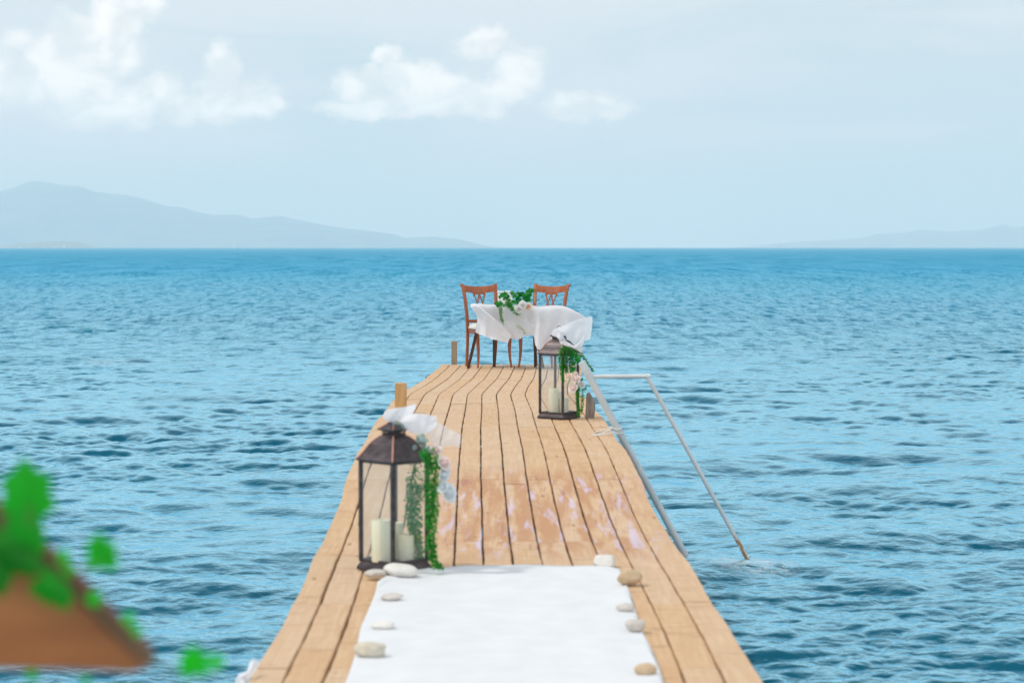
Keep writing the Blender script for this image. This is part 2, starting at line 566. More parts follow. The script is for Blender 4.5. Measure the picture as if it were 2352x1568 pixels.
M_ST_W = stone_mat('stone_white', (0.66, 0.63, 0.58), (0.74, 0.72, 0.67), (0.46, 0.42, 0.37))
M_ST_G = stone_mat('stone_grey', (0.50, 0.46, 0.41), (0.62, 0.58, 0.53), (0.34, 0.30, 0.27))
M_ST_T = stone_mat('stone_tan', (0.50, 0.36, 0.22), (0.58, 0.44, 0.29), (0.38, 0.26, 0.15))
M_ST_M = stone_mat('stone_mixed', (0.52, 0.46, 0.35), (0.66, 0.61, 0.52), (0.30, 0.29, 0.22))
M_BOARD = simple('frame_board', (0.32, 0.105, 0.026), (0.42, 0.155, 0.045), 0.6, 5, stretch=(.5, 2, 3), bs=.1)
M_TRIM = simple('frame_rail_wood', (0.13, 0.052, 0.028), (0.18, 0.080, 0.045), 0.65, 5, bs=.1)

# ------------------------------------------------------------------ sea
H_SEA = CAM_H - SEA


def band(N, L, lmin, lmax, slope, theta, spread, seed, p=0.0):
    g = np.random.default_rng(seed)
    k = 2 * np.pi * np.fft.fftfreq(N, L / N)
    kx, ky = np.meshgrid(k, k, indexing='ij')
    kk = np.hypot(kx, ky); kk[0, 0] = 1
    lam = 2 * np.pi / kk
    w_ = np.exp(-0.5 * (np.log(lam / math.sqrt(lmin * lmax)) / (0.42 * math.log(lmax / lmin))) ** 2)
    w_[(lam < lmin * .7) | (lam > lmax * 1.4)] = 0
    ang = np.arctan2(ky, kx) - theta
    w_ *= np.abs(np.cos(ang)) ** spread + 0.06
    A = w_ * kk ** (-2.0 + p) * (g.normal(size=(N, N)) + 1j * g.normal(size=(N, N)))
    A[0, 0] = 0
    h = np.fft.ifft2(A); dx = np.fft.ifft2(-1j * kx / kk * A); dy = np.fft.ifft2(-1j * ky / kk * A)
    sy = np.fft.ifft2(1j * ky * A).real; sx = np.fft.ifft2(1j * kx * A).real
    s = slope / math.sqrt((sx ** 2 + sy ** 2).mean())
    return (L, N, lmin, [(a.real * s).astype(np.float32) for a in (h, dx, dy)])


BANDS = [
    band(512, 4.3, 0.04, 0.12, 0.070, R(78), 0.3, 1),
    band(1024, 17.1, 0.12, 0.34, 0.128, R(108), 0.4, 2),
    band(1024, 41.0, 0.34, 0.90, 0.110, R(74), 0.9, 3),
    band(512, 97.0, 0.90, 3.0, 0.072, R(98), 1.6, 4),
]


def wave(X, Y, spacing):
    out = [np.zeros(X.shape, np.float32) for _ in range(3)]
    patchiness = .85 + .5 * np.sin(X * .21 + 1.7 * np.sin(Y * .13)) * np.sin(Y * .17 + 1.3 * np.sin(X * .11 + 2)) + .25 * np.sin(X * .63 + Y * .31) * np.sin(Y * .47 - X * .2)
    for bi, (L, N, lmin, F) in enumerate(BANDS):
        wt = np.clip((lmin * 1.6 / spacing - 0.7) / 1.2, 0, 1)
        if wt.max() <= 0: continue
        u = (X / L) % 1.0 * N; v = (Y / L) % 1.0 * N
        i = np.floor(u).astype(int); j = np.floor(v).astype(int)
        fu = (u - i).astype(np.float32); fv = (v - j).astype(np.float32)
        i %= N; j %= N; i1 = (i + 1) % N; j1 = (j + 1) % N
        wt = wt * (patchiness if bi < 2 else (.6 + .4 * patchiness) if bi == 2 else 1.0)
        chop = (1.0, 1.0, 1.25, 1.7)[bi]
        for c_ in range(3):
            a = F[c_]
            out[c_] += (wt if c_ == 0 else wt * chop) * ((a[i, j] * (1 - fu) + a[i1, j] * fu) * (1 - fv) + (a[i, j1] * (1 - fu) + a[i1, j1] * fu) * fv)
    return out


def build_sea():
    f1 = FD * 1024 / 2352
    ys = []
    yp = 462.0
    while yp > 0.34:
        ys.append(f1 * H_SEA / yp)
        yp -= 0.40 if yp > 150 else (0.22 if yp > 40 else 0.13)
    ys = np.array(ys)
    lead = np.concatenate([np.linspace(-260, -8, 14), np.linspace(-4, ys[0] - .1, 60)])
    Yr = np.concatenate([lead, ys])
    uc = np.linspace(-1, 1, 900)
    so = np.linspace(0, 1, 26)[1:] ** 3
    half = np.maximum(0.272 * np.maximum(Yr, 0) + 1.2, 3.0)
    core = uc[None, :] * half[:, None]
    right = half[:, None] + so[None, :] * (16500 - half[:, None])
    X = np.concatenate([-right[:, ::-1], core, right], axis=1)
    Y = np.repeat(Yr[:, None], X.shape[1], axis=1)
    dY = np.gradient(Yr); dX = half * 2 / 900
    sp = np.maximum(dY * 0.8, dX)[:, None]
    sp = np.repeat(sp, X.shape[1], axis=1)
    edge = np.abs(X) > half[:, None] * 1.0001
    sp[edge] = np.maximum(sp[edge], 5.0)
    h, dx, dy = wave(X, Y, sp)
    X2 = X + 1.0 * dx; Y2 = Y + 1.0 * dy - 0.6 * h
    co = np.stack([X2, Y2, SEA + h], axis=-1).reshape(-1, 3).astype(np.float32)
    nr, nc = X.shape
    idx = np.arange(nr * nc).reshape(nr, nc)
    q = np.stack([idx[:-1, :-1], idx[:-1, 1:], idx[1:, 1:], idx[1:, :-1]], axis=-1).reshape(-1, 4).astype(np.int32)
    me = bpy.data.meshes.new('sea')
    me.vertices.add(len(co)); me.vertices.foreach_set('co', co.ravel())
    me.loops.add(q.size); me.loops.foreach_set('vertex_index', q.ravel())
    me.polygons.add(len(q))
    me.polygons.foreach_set('loop_start', np.arange(0, q.size, 4, dtype=np.int32))
    me.polygons.foreach_set('loop_total', np.full(len(q), 4, np.int32))
    me.polygons.foreach_set('use_smooth', np.ones(len(q), bool))
    me.update(calc_edges=True)
    o = bpy.data.objects.new('sea', me)
    COL.objects.link(o)
    m_, t = mat('sea_water')
    pos = t.obj
    xyz = t.sep(pos)
    yv = xyz[1]
    far = t.ss(yv, 18.0, 90.0)
    n1 = t.noise(t.map(pos, (0.55, 1.0, 1.0)), 3.4, 4, 0.6, 0.3, '2D')
    n2 = t.noise(t.map(pos, (0.45, 1.0, 1.0), (7, 3, 0)), 0.75, 5, 0.62, 0.2, '2D')
    n0 = t.noise(t.map(pos, (0.6, 1.0, 1.0), (1, 8, 0)), 17.0, 3, 0.55, 0.4, '2D')
    b0 = t.new('ShaderNodeBump'); b0.inputs['Distance'].default_value = 0.010
    t.put(b0.inputs['Strength'], t.ss(yv, 45, 10, 0.25, 0.8)); t.put(b0.inputs['Height'], n0)
    b1 = t.new('ShaderNodeBump'); b1.inputs['Distance'].default_value = 0.11
    t.put(b1.inputs['Strength'], t.ss(yv, 22, 70, 0.06, 0.9)); t.put(b1.inputs['Height'], n1)
    t.l.new(b0.outputs[0], b1.inputs['Normal'])
    b2 = t.new('ShaderNodeBump'); b2.inputs['Distance'].default_value = 0.55
    t.put(b2.inputs['Strength'], t.ss(yv, 60, 220, 0.0, 0.8)); t.put(b2.inputs['Height'], n2)
    t.l.new(b1.outputs[0], b2.inputs['Normal'])
    t.l.new(b2.outputs[0], t.b.inputs['Normal'])
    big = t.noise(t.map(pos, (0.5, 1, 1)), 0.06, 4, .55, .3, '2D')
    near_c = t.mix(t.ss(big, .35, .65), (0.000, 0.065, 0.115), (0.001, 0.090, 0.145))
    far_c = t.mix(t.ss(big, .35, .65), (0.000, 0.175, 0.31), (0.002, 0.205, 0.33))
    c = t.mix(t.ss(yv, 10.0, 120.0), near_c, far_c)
    # foam where the pipe foot stirs the water, and one small breaking crest
    foam = None
    fn = t.noise(t.map(pos, (1, 1.4, 1)), 9.0, 5, .65, 1.2, '2D')
    ridge = t.m('SUBTRACT', 1.0, t.m('MULTIPLY', t.m('ABSOLUTE', t.m('SUBTRACT', fn, 0.5)), 24.0), clamp=True)
    for (fx, fy, rx, ry, kf) in FOAM:
        q_ = t.vm('MULTIPLY', t.vm('SUBTRACT', t.comb(xyz[0], yv, 0), (fx, fy, 0)), (1 / rx, 1 / ry, 0))
        a_ = t.ss(t.vm('LENGTH', q_), 1.0, 0.25, 0, kf)
        foam = a_ if foam is None else t.m('MAXIMUM', foam, a_)
    foam = t.m('MULTIPLY', foam, ridge)
    c = t.mix(foam, c, (0.78, 0.82, 0.82))
    # water = teal body colour seen through facets that face us, sky mirrored in the rest
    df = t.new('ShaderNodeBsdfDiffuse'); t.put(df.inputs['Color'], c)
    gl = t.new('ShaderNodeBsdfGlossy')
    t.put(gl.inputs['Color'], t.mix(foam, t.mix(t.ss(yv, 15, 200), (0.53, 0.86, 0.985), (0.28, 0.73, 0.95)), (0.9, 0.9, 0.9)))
    t.put(gl.inputs['Roughness'], t.m('MAXIMUM', t.ss(yv, 12, 250, 0.06, 0.17), t.m('MULTIPLY', foam, .7)))
    fr = t.new('ShaderNodeFresnel'); fr.inputs[0].default_value = 1.9
    for nd_ in (gl, fr): t.l.new(b2.outputs[0], nd_.inputs['Normal'])
    refl_speckle1 = t.noise(t.map(pos, (1.0, 0.16, 1.0)), 2.6, 4, 0.6, 0.4, '2D')
    refl_speckle2 = t.noise(t.map(pos, (1.0, 0.07, 1.0), (3, 9, 0)), 0.55, 5, 0.6, 0.3, '2D')
    patchiness = t.m('ADD', t.m('MULTIPLY', t.m('SUBTRACT', refl_speckle1, .5), t.ss(yv, 26, 70, 0, 3.0)), t.m('MULTIPLY', t.m('SUBTRACT', refl_speckle2, .5), t.ss(yv, 70, 200, 0, 2.8)))  # noise paints light and dark wave speckle into the sky reflection
    refl_speckle3 = t.noise(t.map(pos, (1.0, 0.055, 1.0), (5, 2, 0)), 0.33, 4, 0.6, 0.3, '2D')
    patchiness = t.m('ADD', patchiness, t.m('MULTIPLY', t.m('SUBTRACT', refl_speckle3, .5), t.ss(yv, 180, 450, 0, 2.6)))  # coarser painted speckle for the farthest water
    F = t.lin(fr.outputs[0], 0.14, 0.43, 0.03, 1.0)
    F = t.m('ADD', F, patchiness, clamp=True)
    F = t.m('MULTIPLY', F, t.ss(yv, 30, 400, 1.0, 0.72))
    F = t.m('MULTIPLY', F, t.m('SUBTRACT', 1.0, foam))
    ms = t.new('ShaderNodeMixShader'); t.put(ms.inputs[0], F)
    t.l.new(df.outputs[0], ms.inputs[1]); t.l.new(gl.outputs[0], ms.inputs[2])
    t.l.new(ms.outputs[0], t.out.inputs[0])
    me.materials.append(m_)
    tag(o, None, None, None, 'structure')
    return o


pf = PZ(1722, 1292, SEA)
wf = PZ(250, 832, SEA)
FOAM = [(pf.x - .02, pf.y - .25, .42, .5, 1.0), (pf.x - .62, pf.y + .1, .3, .3, .8), (wf.x, wf.y, .9, .9, .8)]
sea = build_sea()

# ------------------------------------------------------------------ far shores
HZ = 604.0   # horizon row of the 2500 px frame


def ridge_mesh(name, prof, dist, depth, c1, c2, seed, extend=None):
    """land with the skyline prof (x, y in the 2500 px frame) standing at dist metres"""
    k = dist / 5208.0
    xs = np.array([p[0] for p in prof], float); zs = np.array([HZ - p[1] for p in prof], float)
    g = np.random.default_rng(seed)
    nx, ny = 420, 60
    X = np.linspace(xs[0], xs[-1], nx)
    Zt = np.interp(X, xs, zs)
    rows = []
    ph = g.uniform(0, 6.28, (14, 2)); fr = g.uniform(.004, .05, 14)
    for j in range(ny):
        v = j / (ny - 1)              # 0 = shore towards camera, 1 = back
        prof_v = math.sin(min(v / 0.62, 1.0) * math.pi / 2) ** 0.85 if v < .62 else math.cos((v - .62) / .38 * math.pi / 2)
        row = []
        for i in range(nx):
            x = X[i]
            n = sum(math.sin(fr[q] * x + ph[q, 0] + v * (5 + q * 1.6)) * .5 for q in range(14)) / 14
            env = math.sin(math.pi * min(max(v, 0), 1))
            z = Zt[i] * prof_v * (1 + 0.45 * n * (1 - abs(v - .62) < .62) * env * (0 if abs(v - .62) < .03 else 1))
            z = min(z, Zt[i]) if v < .62 else z
            yv = dist + (v - .62) * depth
            # keep the slope in front of the crest under the skyline
            row.append(((x - 1250) * k * (yv / dist), yv, max(z * k, 0) + SEA - 1.0 + (v < .01) * -2))
        rows.append(row)
    mb = MB(); mb.grid(rows)
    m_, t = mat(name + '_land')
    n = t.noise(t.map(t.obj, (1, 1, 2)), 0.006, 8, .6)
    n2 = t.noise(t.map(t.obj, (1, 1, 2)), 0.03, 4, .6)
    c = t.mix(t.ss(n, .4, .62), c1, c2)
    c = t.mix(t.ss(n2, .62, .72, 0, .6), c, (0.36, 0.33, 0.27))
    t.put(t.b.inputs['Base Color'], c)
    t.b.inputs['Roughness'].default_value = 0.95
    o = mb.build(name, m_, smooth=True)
    return tag(o, None, None, None, 'structure')


zp = lambda L: [(x * .53146, y * .53146) for x, y in L]
main_prof = zp([(-1900, 1137), (-1500, 1040), (-900, 1000), (-420, 930), (-200, 900), (0, 880), (60, 865), (100, 850), (155, 833), (240, 842), (290, 852), (375, 857), (430, 880), (520, 893),
                (590, 897), (650, 910), (760, 945), (850, 955), (900, 972), (980, 987), (1080, 985), (1110, 988), (1160, 1003),
                (1230, 996), (1280, 990), (1350, 1005), (1450, 1025), (1560, 1045), (1700, 1060), (1800, 1072), (1860, 1092), (1980, 1085),
                (2100, 1095), (2200, 1120), (2270, 1132), (2320, 1137)])
ridge_mesh('mountain', main_prof, 12000, 3500, (0.11, 0.25, 0.32), (0.19, 0.32, 0.35), 3)  # blue of the distance haze is mixed into the land colour
ridge_mesh('headland', [(-60, 604), (20, 596), (60, 592), (110, 588.5), (150, 587.5), (185, 588.5), (210, 594), (240, 602), (252, 604)], 9000, 700,
           (0.10, 0.16, 0.12), (0.17, 0.20, 0.15), 5)
rp = [(1250 + x * .53146, y * .53146) for x, y in
      [(1000, 1137), (1140, 1125), (1280, 1110), (1500, 1098), (1600, 1092), (1680, 1072), (1780, 1070), (1880, 1053), (2000, 1062),
       (2140, 1055), (2260, 1030), (2310, 1042), (2352, 1038), (2500, 1000), (2800, 1040), (3200, 1137)]]
ridge_mesh('hills', rp, 14000, 2500, (0.11, 0.25, 0.32), (0.19, 0.32, 0.35), 8)  # land colour carries painted haze blue, as on the mountain

# haze: one box of even air round everything, the sky outside it
HAZE = 0.000150
hb = MB(); hb.box((0, 8300, 188.5), (34600, 17400, 383))
m_ = bpy.data.materials.new('haze_air'); m_.use_nodes = True
t_ = NT(m_.node_tree); t_.n.clear()
pv = t_.new('ShaderNodeVolumePrincipled')
pv.inputs['Color'].default_value = (0.90, 0.975, 1.0, 1)
pv.inputs['Density'].default_value = HAZE
pv.inputs['Anisotropy'].default_value = 0.12
t_.l.new(pv.outputs[0], t_.new('ShaderNodeOutputMaterial').inputs['Volume'])
hz = hb.build('haze', m_)
tag(hz, None, None, None, 'stuff')

# sailing boats and white buildings far off at the waterline
M_SAIL = simple('sail_white', (0.80, 0.80, 0.80), (0.84, 0.84, 0.84), .7)
M_HULL = simple('hull_white', (0.70, 0.72, 0.74), (0.76, 0.78, 0.80), .4)
M_WALLW = simple('white_render', (0.78, 0.77, 0.74), (0.82, 0.81, 0.78), .8)
M_ROOFT = simple('roof_tile', (0.40, 0.20, 0.13), (0.48, 0.26, 0.17), .8)
M_WIN = simple('window_dark', (0.05, 0.06, 0.08), (0.08, 0.10, 0.12), .2)


def sailboat(px, h_px, Y, label):
    k = Y / 5208.0
    x = (px - 1250) * k
    e = empty('sailing_boat', (x, Y, SEA), 0, label, 'sailing boat', 'sailing boats on the horizon')
    H = h_px * k; Lh = H * .62
    mb = MB(); secs = []
    for i in range(9):
        u = i / 8; hw = Lh * .13 * math.sin(math.pi * min(u * .8 + .2, 1)) + .02
        secs.append([(Lh * (u - .5), -hw, H * .09), (Lh * (u - .5), -hw * .6, -.3), (Lh * (u - .5), hw * .6, -.3), (Lh * (u - .5), hw, H * .09)])
    mb.loft(secs); mb.build('hull', M_HULL, e)
    mb = MB(); mb.tube([(0.02 * Lh, 0, H * .05), (0.02 * Lh, 0, H)], H * .008, 6); mb.build('mast', M_HULL, e)
    mb = MB(); mb.grid([[(Lh * (-.42 * (1 - v)) * u + .01 * Lh, math.sin(u * 3) * H * .03, H * (.14 + .84 * v)) for u in np.linspace(0, 1, 6)] for v in np.linspace(0, 1, 8)])
    mb.build('mainsail', M_SAIL, e, smooth=True, solid=.15)
    mb = MB(); mb.grid([[(Lh * (.45 * (1 - v)) * u + .03 * Lh, math.sin(u * 3) * H * .03, H * (.12 + .68 * v)) for u in np.linspace(0, 1, 6)] for v in np.linspace(0, 1, 8)])
    mb.build('jib', M_SAIL, e, smooth=True, solid=.15)


sailboat(158.5, 11, 6000, 'tiny white sailing boat in front of the low dark headland at the far left')
sailboat(572, 10, 6000, 'tiny white sailing boat below the long middle slope of the mountain')


def building(px, wpx, hpx, Y, label, group, roof=True, py=604.0):
    k = Y / 5208.0
    x = (px - 1250) * k; wd = wpx * k; ht = hpx * k
    z0 = SEA - 1 + max((HZ - py) * k, 0)
    e = empty('white_building', (x, Y, z0), 0, label, 'building', group)
    mb = MB(); mb.box((0, 0, ht / 2), (wd, wd * .6, ht)); mb.build('wall', M_WALLW, e)
    mb = MB()
    o_ = .6
    a, b_ = wd / 2 + o_, wd * .3 + o_
    mb.add([(-a, -b_, ht), (a, -b_, ht), (a, b_, ht), (-a, b_, ht), (-a * .6, 0, ht * 1.3), (a * .6, 0, ht * 1.3)],
           [(0, 1, 5, 4), (2, 3, 4, 5), (1, 2, 5), (3, 0, 4), (3, 2, 1, 0)])
    mb.build('roof', M_ROOFT, e)
    n = max(2, int(wd / 6))
    for i in range(n):
        mb = MB(); mb.box((-wd / 2 + (i + .5) * wd / n, -wd * .3 - .05, ht * .55), (wd / n * .35, .2, ht * .3))
        mb.build('window', M_WIN, e)


building(1905, 22, 4.5, 8600, 'long white building low on the horizon at the foot of the right hills', 'white buildings by the right hills')
building(1930, 7, 3, 8550, 'short white building just right of the long one on the horizon', 'white buildings by the right hills')
building(1958, 8, 4, 8600, 'separate small white building farther right on the horizon', 'white buildings by the right hills')
hg = random.Random(5)
ORD = ['first', 'second', 'third', 'fourth', 'fifth', 'sixth', 'seventh', 'eighth']
for i in range(8):
    px = [6, 20, 36, 52, 70, 110, 136, 232][i]
    building(px, hg.uniform(4, 8), hg.uniform(2.2, 3.6), 8480 + hg.uniform(-40, 10), 'tiny pale shore house below the mountain, ' + ORD[i] + ' from the left edge', 'shore village below the mountain')

# ------------------------------------------------------------------ pier
PU = 0.131
rows_px = [(836.5, 1034.5, 1309.2), (840.3, 1032, 1309.4), (869.1, 1001, 1310), (885.9, 975.6, 1302.9), (905, 942.5, 1304), (943.4, 914.7, 1337), (977, 892.7, 1358),
           (1032, 864, 1394), (1104.2, 838, 1424.5), (1185, 815, 1458), (1251, 790, 1491), (1317, 762, 1532), (1401, 729, 1581),
           (1470, 697, 1620.5), (1568, 648, 1667)]
tab = []
for (y, g1, g12) in rows_px:
    t1 = 11 * PU * FD / (g12 - g1)
    a = CAMP + ray(g1, y) * t1; b = CAMP + ray(g12, y) * t1
    tab.append((a.y, (a.x + b.x) / 2, a.z))
tab.sort()
tY = np.array([-3.0, 0.0, 3.5, 5.2] + [r_[0] for r_ in tab])
tX = np.array([-.03, -.03, -.03, -.03] + [r_[1] for r_ in tab])
tZ = np.array([0, 0, 0, 0] + [r_[2] for r_ in tab])
PIER_END = tab[-1][0]
print('PIER', [(round(a, 2), round(b, 3), round(c, 3)) for a, b, c in tab])
dense = np.arange(-3, PIER_END + .001, 0.04)


def smooth(a, s):
    n = int(s / .04 * 3) + 1
    k = np.exp(-.5 * (np.arange(-n, n + 1) * .04 / s) ** 2); k /= k.sum()
    return np.convolve(np.pad(a, n, mode='edge'), k, mode='valid')


dX = smooth(np.interp(dense, tY, tX), .22)
dZ = smooth(np.interp(dense, tY, tZ), .30)
deckX = lambda y: float(np.interp(y, dense, dX))
deckZ = lambda y: float(np.interp(y, dense, dZ))

pier = empty('wooden_pier', (0, 6, 0), 0, 'long pale plank pier running out over the blue sea', 'pier')
pier_inv = Vector((0, 6, 0))
bounds = [-5.5 - .85] + [j - 6.5 for j in range(1, 13)] + [5.5 + .94]
joints = [-3, 0.9, 4.6, 7.1, 8.35, 10.1, 12.05, 15.0, 18.2, 22.6, PIER_END]
mb = MB()
pr = random.Random(3)
for p in range(13):
    jl = list(joints)
    for i in range(1, len(jl) - 1):
        if pr.random() < .35: jl[i] += pr.uniform(-.5, .5)
    jl.sort()
    jp = [pr.uniform(0, 6.28) for _ in range(6)]
    for s in range(len(jl) - 1):
        y0, y1 = jl[s] + .002, jl[s + 1] - .002
        if s == len(jl) - 2: y1 += pr.uniform(-.05, .03)
        mb.tint = pr.random()
        zj = pr.uniform(-.002, .003)
        n = max(4, int((y1 - y0) / .08))
        secs = []
        cL = bounds[p] * PU + .0042 + pr.uniform(-.0012, .0012); cR = bounds[p + 1] * PU - .0042 + pr.uniform(-.0012, .0012)
        for i in range(n + 1):
            y = y0 + (y1 - y0) * i / n
            cx, cz = deckX(y), deckZ(y) + zj
            wl = .0011 * math.sin(y * 9 + jp[0]) + .0009 * math.sin(y * 23 + jp[1])
            wr = .0011 * math.sin(y * 8 + jp[2]) + .0009 * math.sin(y * 21 + jp[3])
            if p == 0: wl += .005 * math.sin(y * 2.3 + 1) + .003 * math.sin(y * 5.1)
            if p == 12: wr += .007 * math.sin(y * 2.1 + .4) + .003 * math.sin(y * 4.7 + 2)
            L_, R_ = cx + cL + wl, cx + cR + wr
            ch = .004
            prof = [(L_, -.034), (R_, -.034), (R_, -ch), (R_ - ch, 0), (L_ + ch, 0), (L_, -ch)]
            secs.append([(x, y, cz + z) for x, z in prof])
        mb.loft(secs)
mb.build('decking', M_DECK, pier, origin=None).location = -pier_inv
# joists, stringers and piles
for i, y in enumerate(np.arange(-2.4, 25.6, 1.25)):
    mb = MB(); ex = .09 if i in (20, 21) else 0.0
    mb.box((deckX(y) - ex / 2, y, deckZ(y) - .034 - .052), (1.62 + ex, .07, .10))
    mb.build('joist', M_JOIST, pier, origin=None).location = -pier_inv
for sx in (-.62, .62):
    mb = MB()
    mb.tube([(deckX(y) + sx, y, deckZ(y) - .21) for y in np.arange(-2.8, 25.6, .4)], .062, 8)
    mb.build('stringer', M_JOIST, pier).location = -pier_inv
for i, y in enumerate([-1.8, 1.8, 5.4, 9.0, 12.6, 16.4, 19.6, 22.8, 25.4]):
    for sx in (-.62, .62):
        mb = MB(); mb.tube([(deckX(y) + sx, y + .1, deckZ(y) - .14), (deckX(y) + sx, y + .1, SEA - 1.2)], .07, 10)
        mb.build('pile', M_JOIST, pier).location = -pier_inv


def edge_post(name, x0, x1, ytop, ybase, Y, depth, material, cut=None, tilt=0.0, label=None):
    a = P(x0, ybase, Y); b = P(x1, ybase, Y); tp = P((x0 + x1) / 2, ytop, Y)
    wd = b.x - a.x; ht = tp.z - a.z
    cx = (a.x + b.x) / 2
    mb = MB()
    prof = cut or [(-.5, 0), (.5, 0), (.5, 1), (-.5, 1)]
    n = len(prof)
    zl = lambda v: v * ht if v > 0 else -.22
    fr = [(cx + u * wd + tilt * v, Y, a.z + zl(v)) for u, v in prof]
    bk = [(cx + u * wd + tilt * v, Y + depth, a.z + zl(v)) for u, v in prof]
    mb.loft([fr, bk])
    o = mb.build(name, material, pier, bevel=.006)
    o.location = -pier_inv
    if label: o['label'] = label
    return o


edge_post('post', 1036.5, 1049.5, 783, 836, PIER_END + .06, .07, M_POST_A, label='short weathered brown post at the far end')
edge_post('post', 907, 933, 880, 948, 16.4, .085, M_POST_B, cut=[(-.5, 0), (.5, 0), (.5, .97), (.42, 1), (-.44, 1), (-.5, .98)], label='square orange-brown post at the left edge')
edge_post('post', *[Z2(1002, 0)[0], Z2(1165, 0)[0]], Z2(0, 955)[1], Z2(0, 1342)[1], 15.85, .06, M_POST_C,
          cut=[(-.5, 0), (.22, 0), (.5, .45), (.5, .66), (.02, 1), (-.28, .97)], label='grey split stump at the right edge')

# ------------------------------------------------------------------ bent pipe frame and pole in the water
def line_pts(a, b, n=14):
    return [a.lerp(b, i / n) for i in range(n + 1)]


YP = 14.3
e = empty('pipe_handrail', P(1450, 1000, YP), 0, 'white painted pipe frame leaning out from the right edge of the pier into the water', 'handrail')
eo = Vector(e.location)
top = P(*Z4(112, 66), YP); low_ = P(*Z4(790, 1330), YP - .0)
dirp = (low_ - top).normalized()
bot = top + dirp * 2.9
mb = MB(); mb.tube(line_pts(top + dirp * .075, bot, 24), .0240, 18)
mb.build('pole', M_POLE, e, smooth=True, angle=.7).location = -eo
mb = MB()
mb.tube([top, top + dirp * .09], .0265, 18)
mb.tube([top + dirp * .055 + Vector((0, 0, 0)), top + dirp * .062], .0290, 18)
mb.build('pole_cap', M_PIPE, e, smooth=True, angle=.7).location = -eo
h0 = P(*Z4(140, 165), YP); h1 = P(*Z4(560, 163), YP)
f1_ = P(*Z4(1262, 1440), YP)
mb = MB()
r1 = .0142
mb.tube(line_pts(h0, h1, 10), r1, 14)
mb.build('crossbar', M_PIPE, e, smooth=True, angle=.7).location = -eo
mb = MB()
d2 = (f1_ - h1).normalized()
mb.tube(line_pts(h1 - d2 * .012, f1_ + d2 * .9, 24), r1 * 1.02, 14)
mb.build('slanting_pipe', M_PIPE, e, smooth=True, angle=.7).location = -eo
mb = MB(); mb.tube([h1 - Vector((.012, 0, 0)), h1 + Vector((.02, 0, 0))], r1 * 1.18, 14)
mb.build('elbow', M_PIPE, e, smooth=True, angle=.7).location = -eo
# small bit of drift weed / debris against the foot
# white rope holding the pole
mb = MB()
for (xa, ya, xb, yb) in ((178, 523, 322, 515), (185, 562, 335, 545)):
    a = P(*Z4(xa, ya), YP - .05); b = P(*Z4(xb, yb), YP - .03)
    za = deckZ(YP) + .006
    a.z = za; pts = []
    for i in range(9):
        q = a.lerp(b, i / 8); q.z = za + (b.z - za) * (i / 8) ** 2 + .002 * math.sin(i * 1.3); pts.append(q)
    pc = top + dirp * ((b.z - top.z) / dirp.z)
    for i in range(7):
        th = -math.pi / 2 + math.pi * i / 6
        pts.append(pc + Vector((.036 * math.cos(th), .036 * math.sin(th) + 0, .01 * math.sin(th))))
    pts += [Vector((a.x + .02, YP + .09, za + .003))]
    mb.tube(pts, .0038, 7)
tag(mb.build('rope', M_ROPE, smooth=True), 'white rope lashing the leaning pole to the right edge of the pier', 'rope')

# ------------------------------------------------------------------ white runner and stones
run_y0 = None
def deck_hit(x, y):
    Yt = 9.0
    for _ in range(40):
        r_ = ray(x, y); q = CAMP + r_ * ((deckZ(Yt) - CAM_H) / r_.z); Yt = .5 * Yt + .5 * q.y
    return Vector((q.x, q.y, deckZ(q.y)))


mb = MB()
far_edge = [(868, 1350), (900, 1328), (935, 1314), (960, 1309), (1050, 1306), (1176, 1303), (1300, 1302), (1400, 1304), (1432, 1312), (1442, 1345)]
fe = [deck_hit(*p) for p in far_edge]
fx = [p.x for p in fe]; fyv = [p.y for p in fe]
NX, NY = 90, 260
yn = -1.5
rows = []
for j in range(NY + 1):
    v = j / NY
    row = []
    for i in range(NX + 1):
        u = i / NX
        xr = -.545 + 1.03 * u
        y_end = float(np.interp(xr, fx, fyv))
        y = yn + (y_end - yn) * v
        x = xr + deckX(y) * 0.0 + (.006 * math.sin(y * 2.1) + .004 * math.sin(y * 5.3 + 1)) * (1 if u < .5 else .7)
        x += (-.004 * (y - 7))
        z = deckZ(y) + .008 + .0025 * math.sin(x * 9 + y * 2.3) + .002 * math.sin(x * 23 - y * 4.1) + .002 * math.sin(y * 11 + x * 3)
        if v > .985 and u < .2: z += .006
        row.append((x, y, z))
    rows.append(row)
mb.grid(rows)
tag(mb.build('carpet_runner', M_RUNNER, smooth=True, solid=.004), 'smooth white cloth runner laid along the middle of the pier', 'carpet')


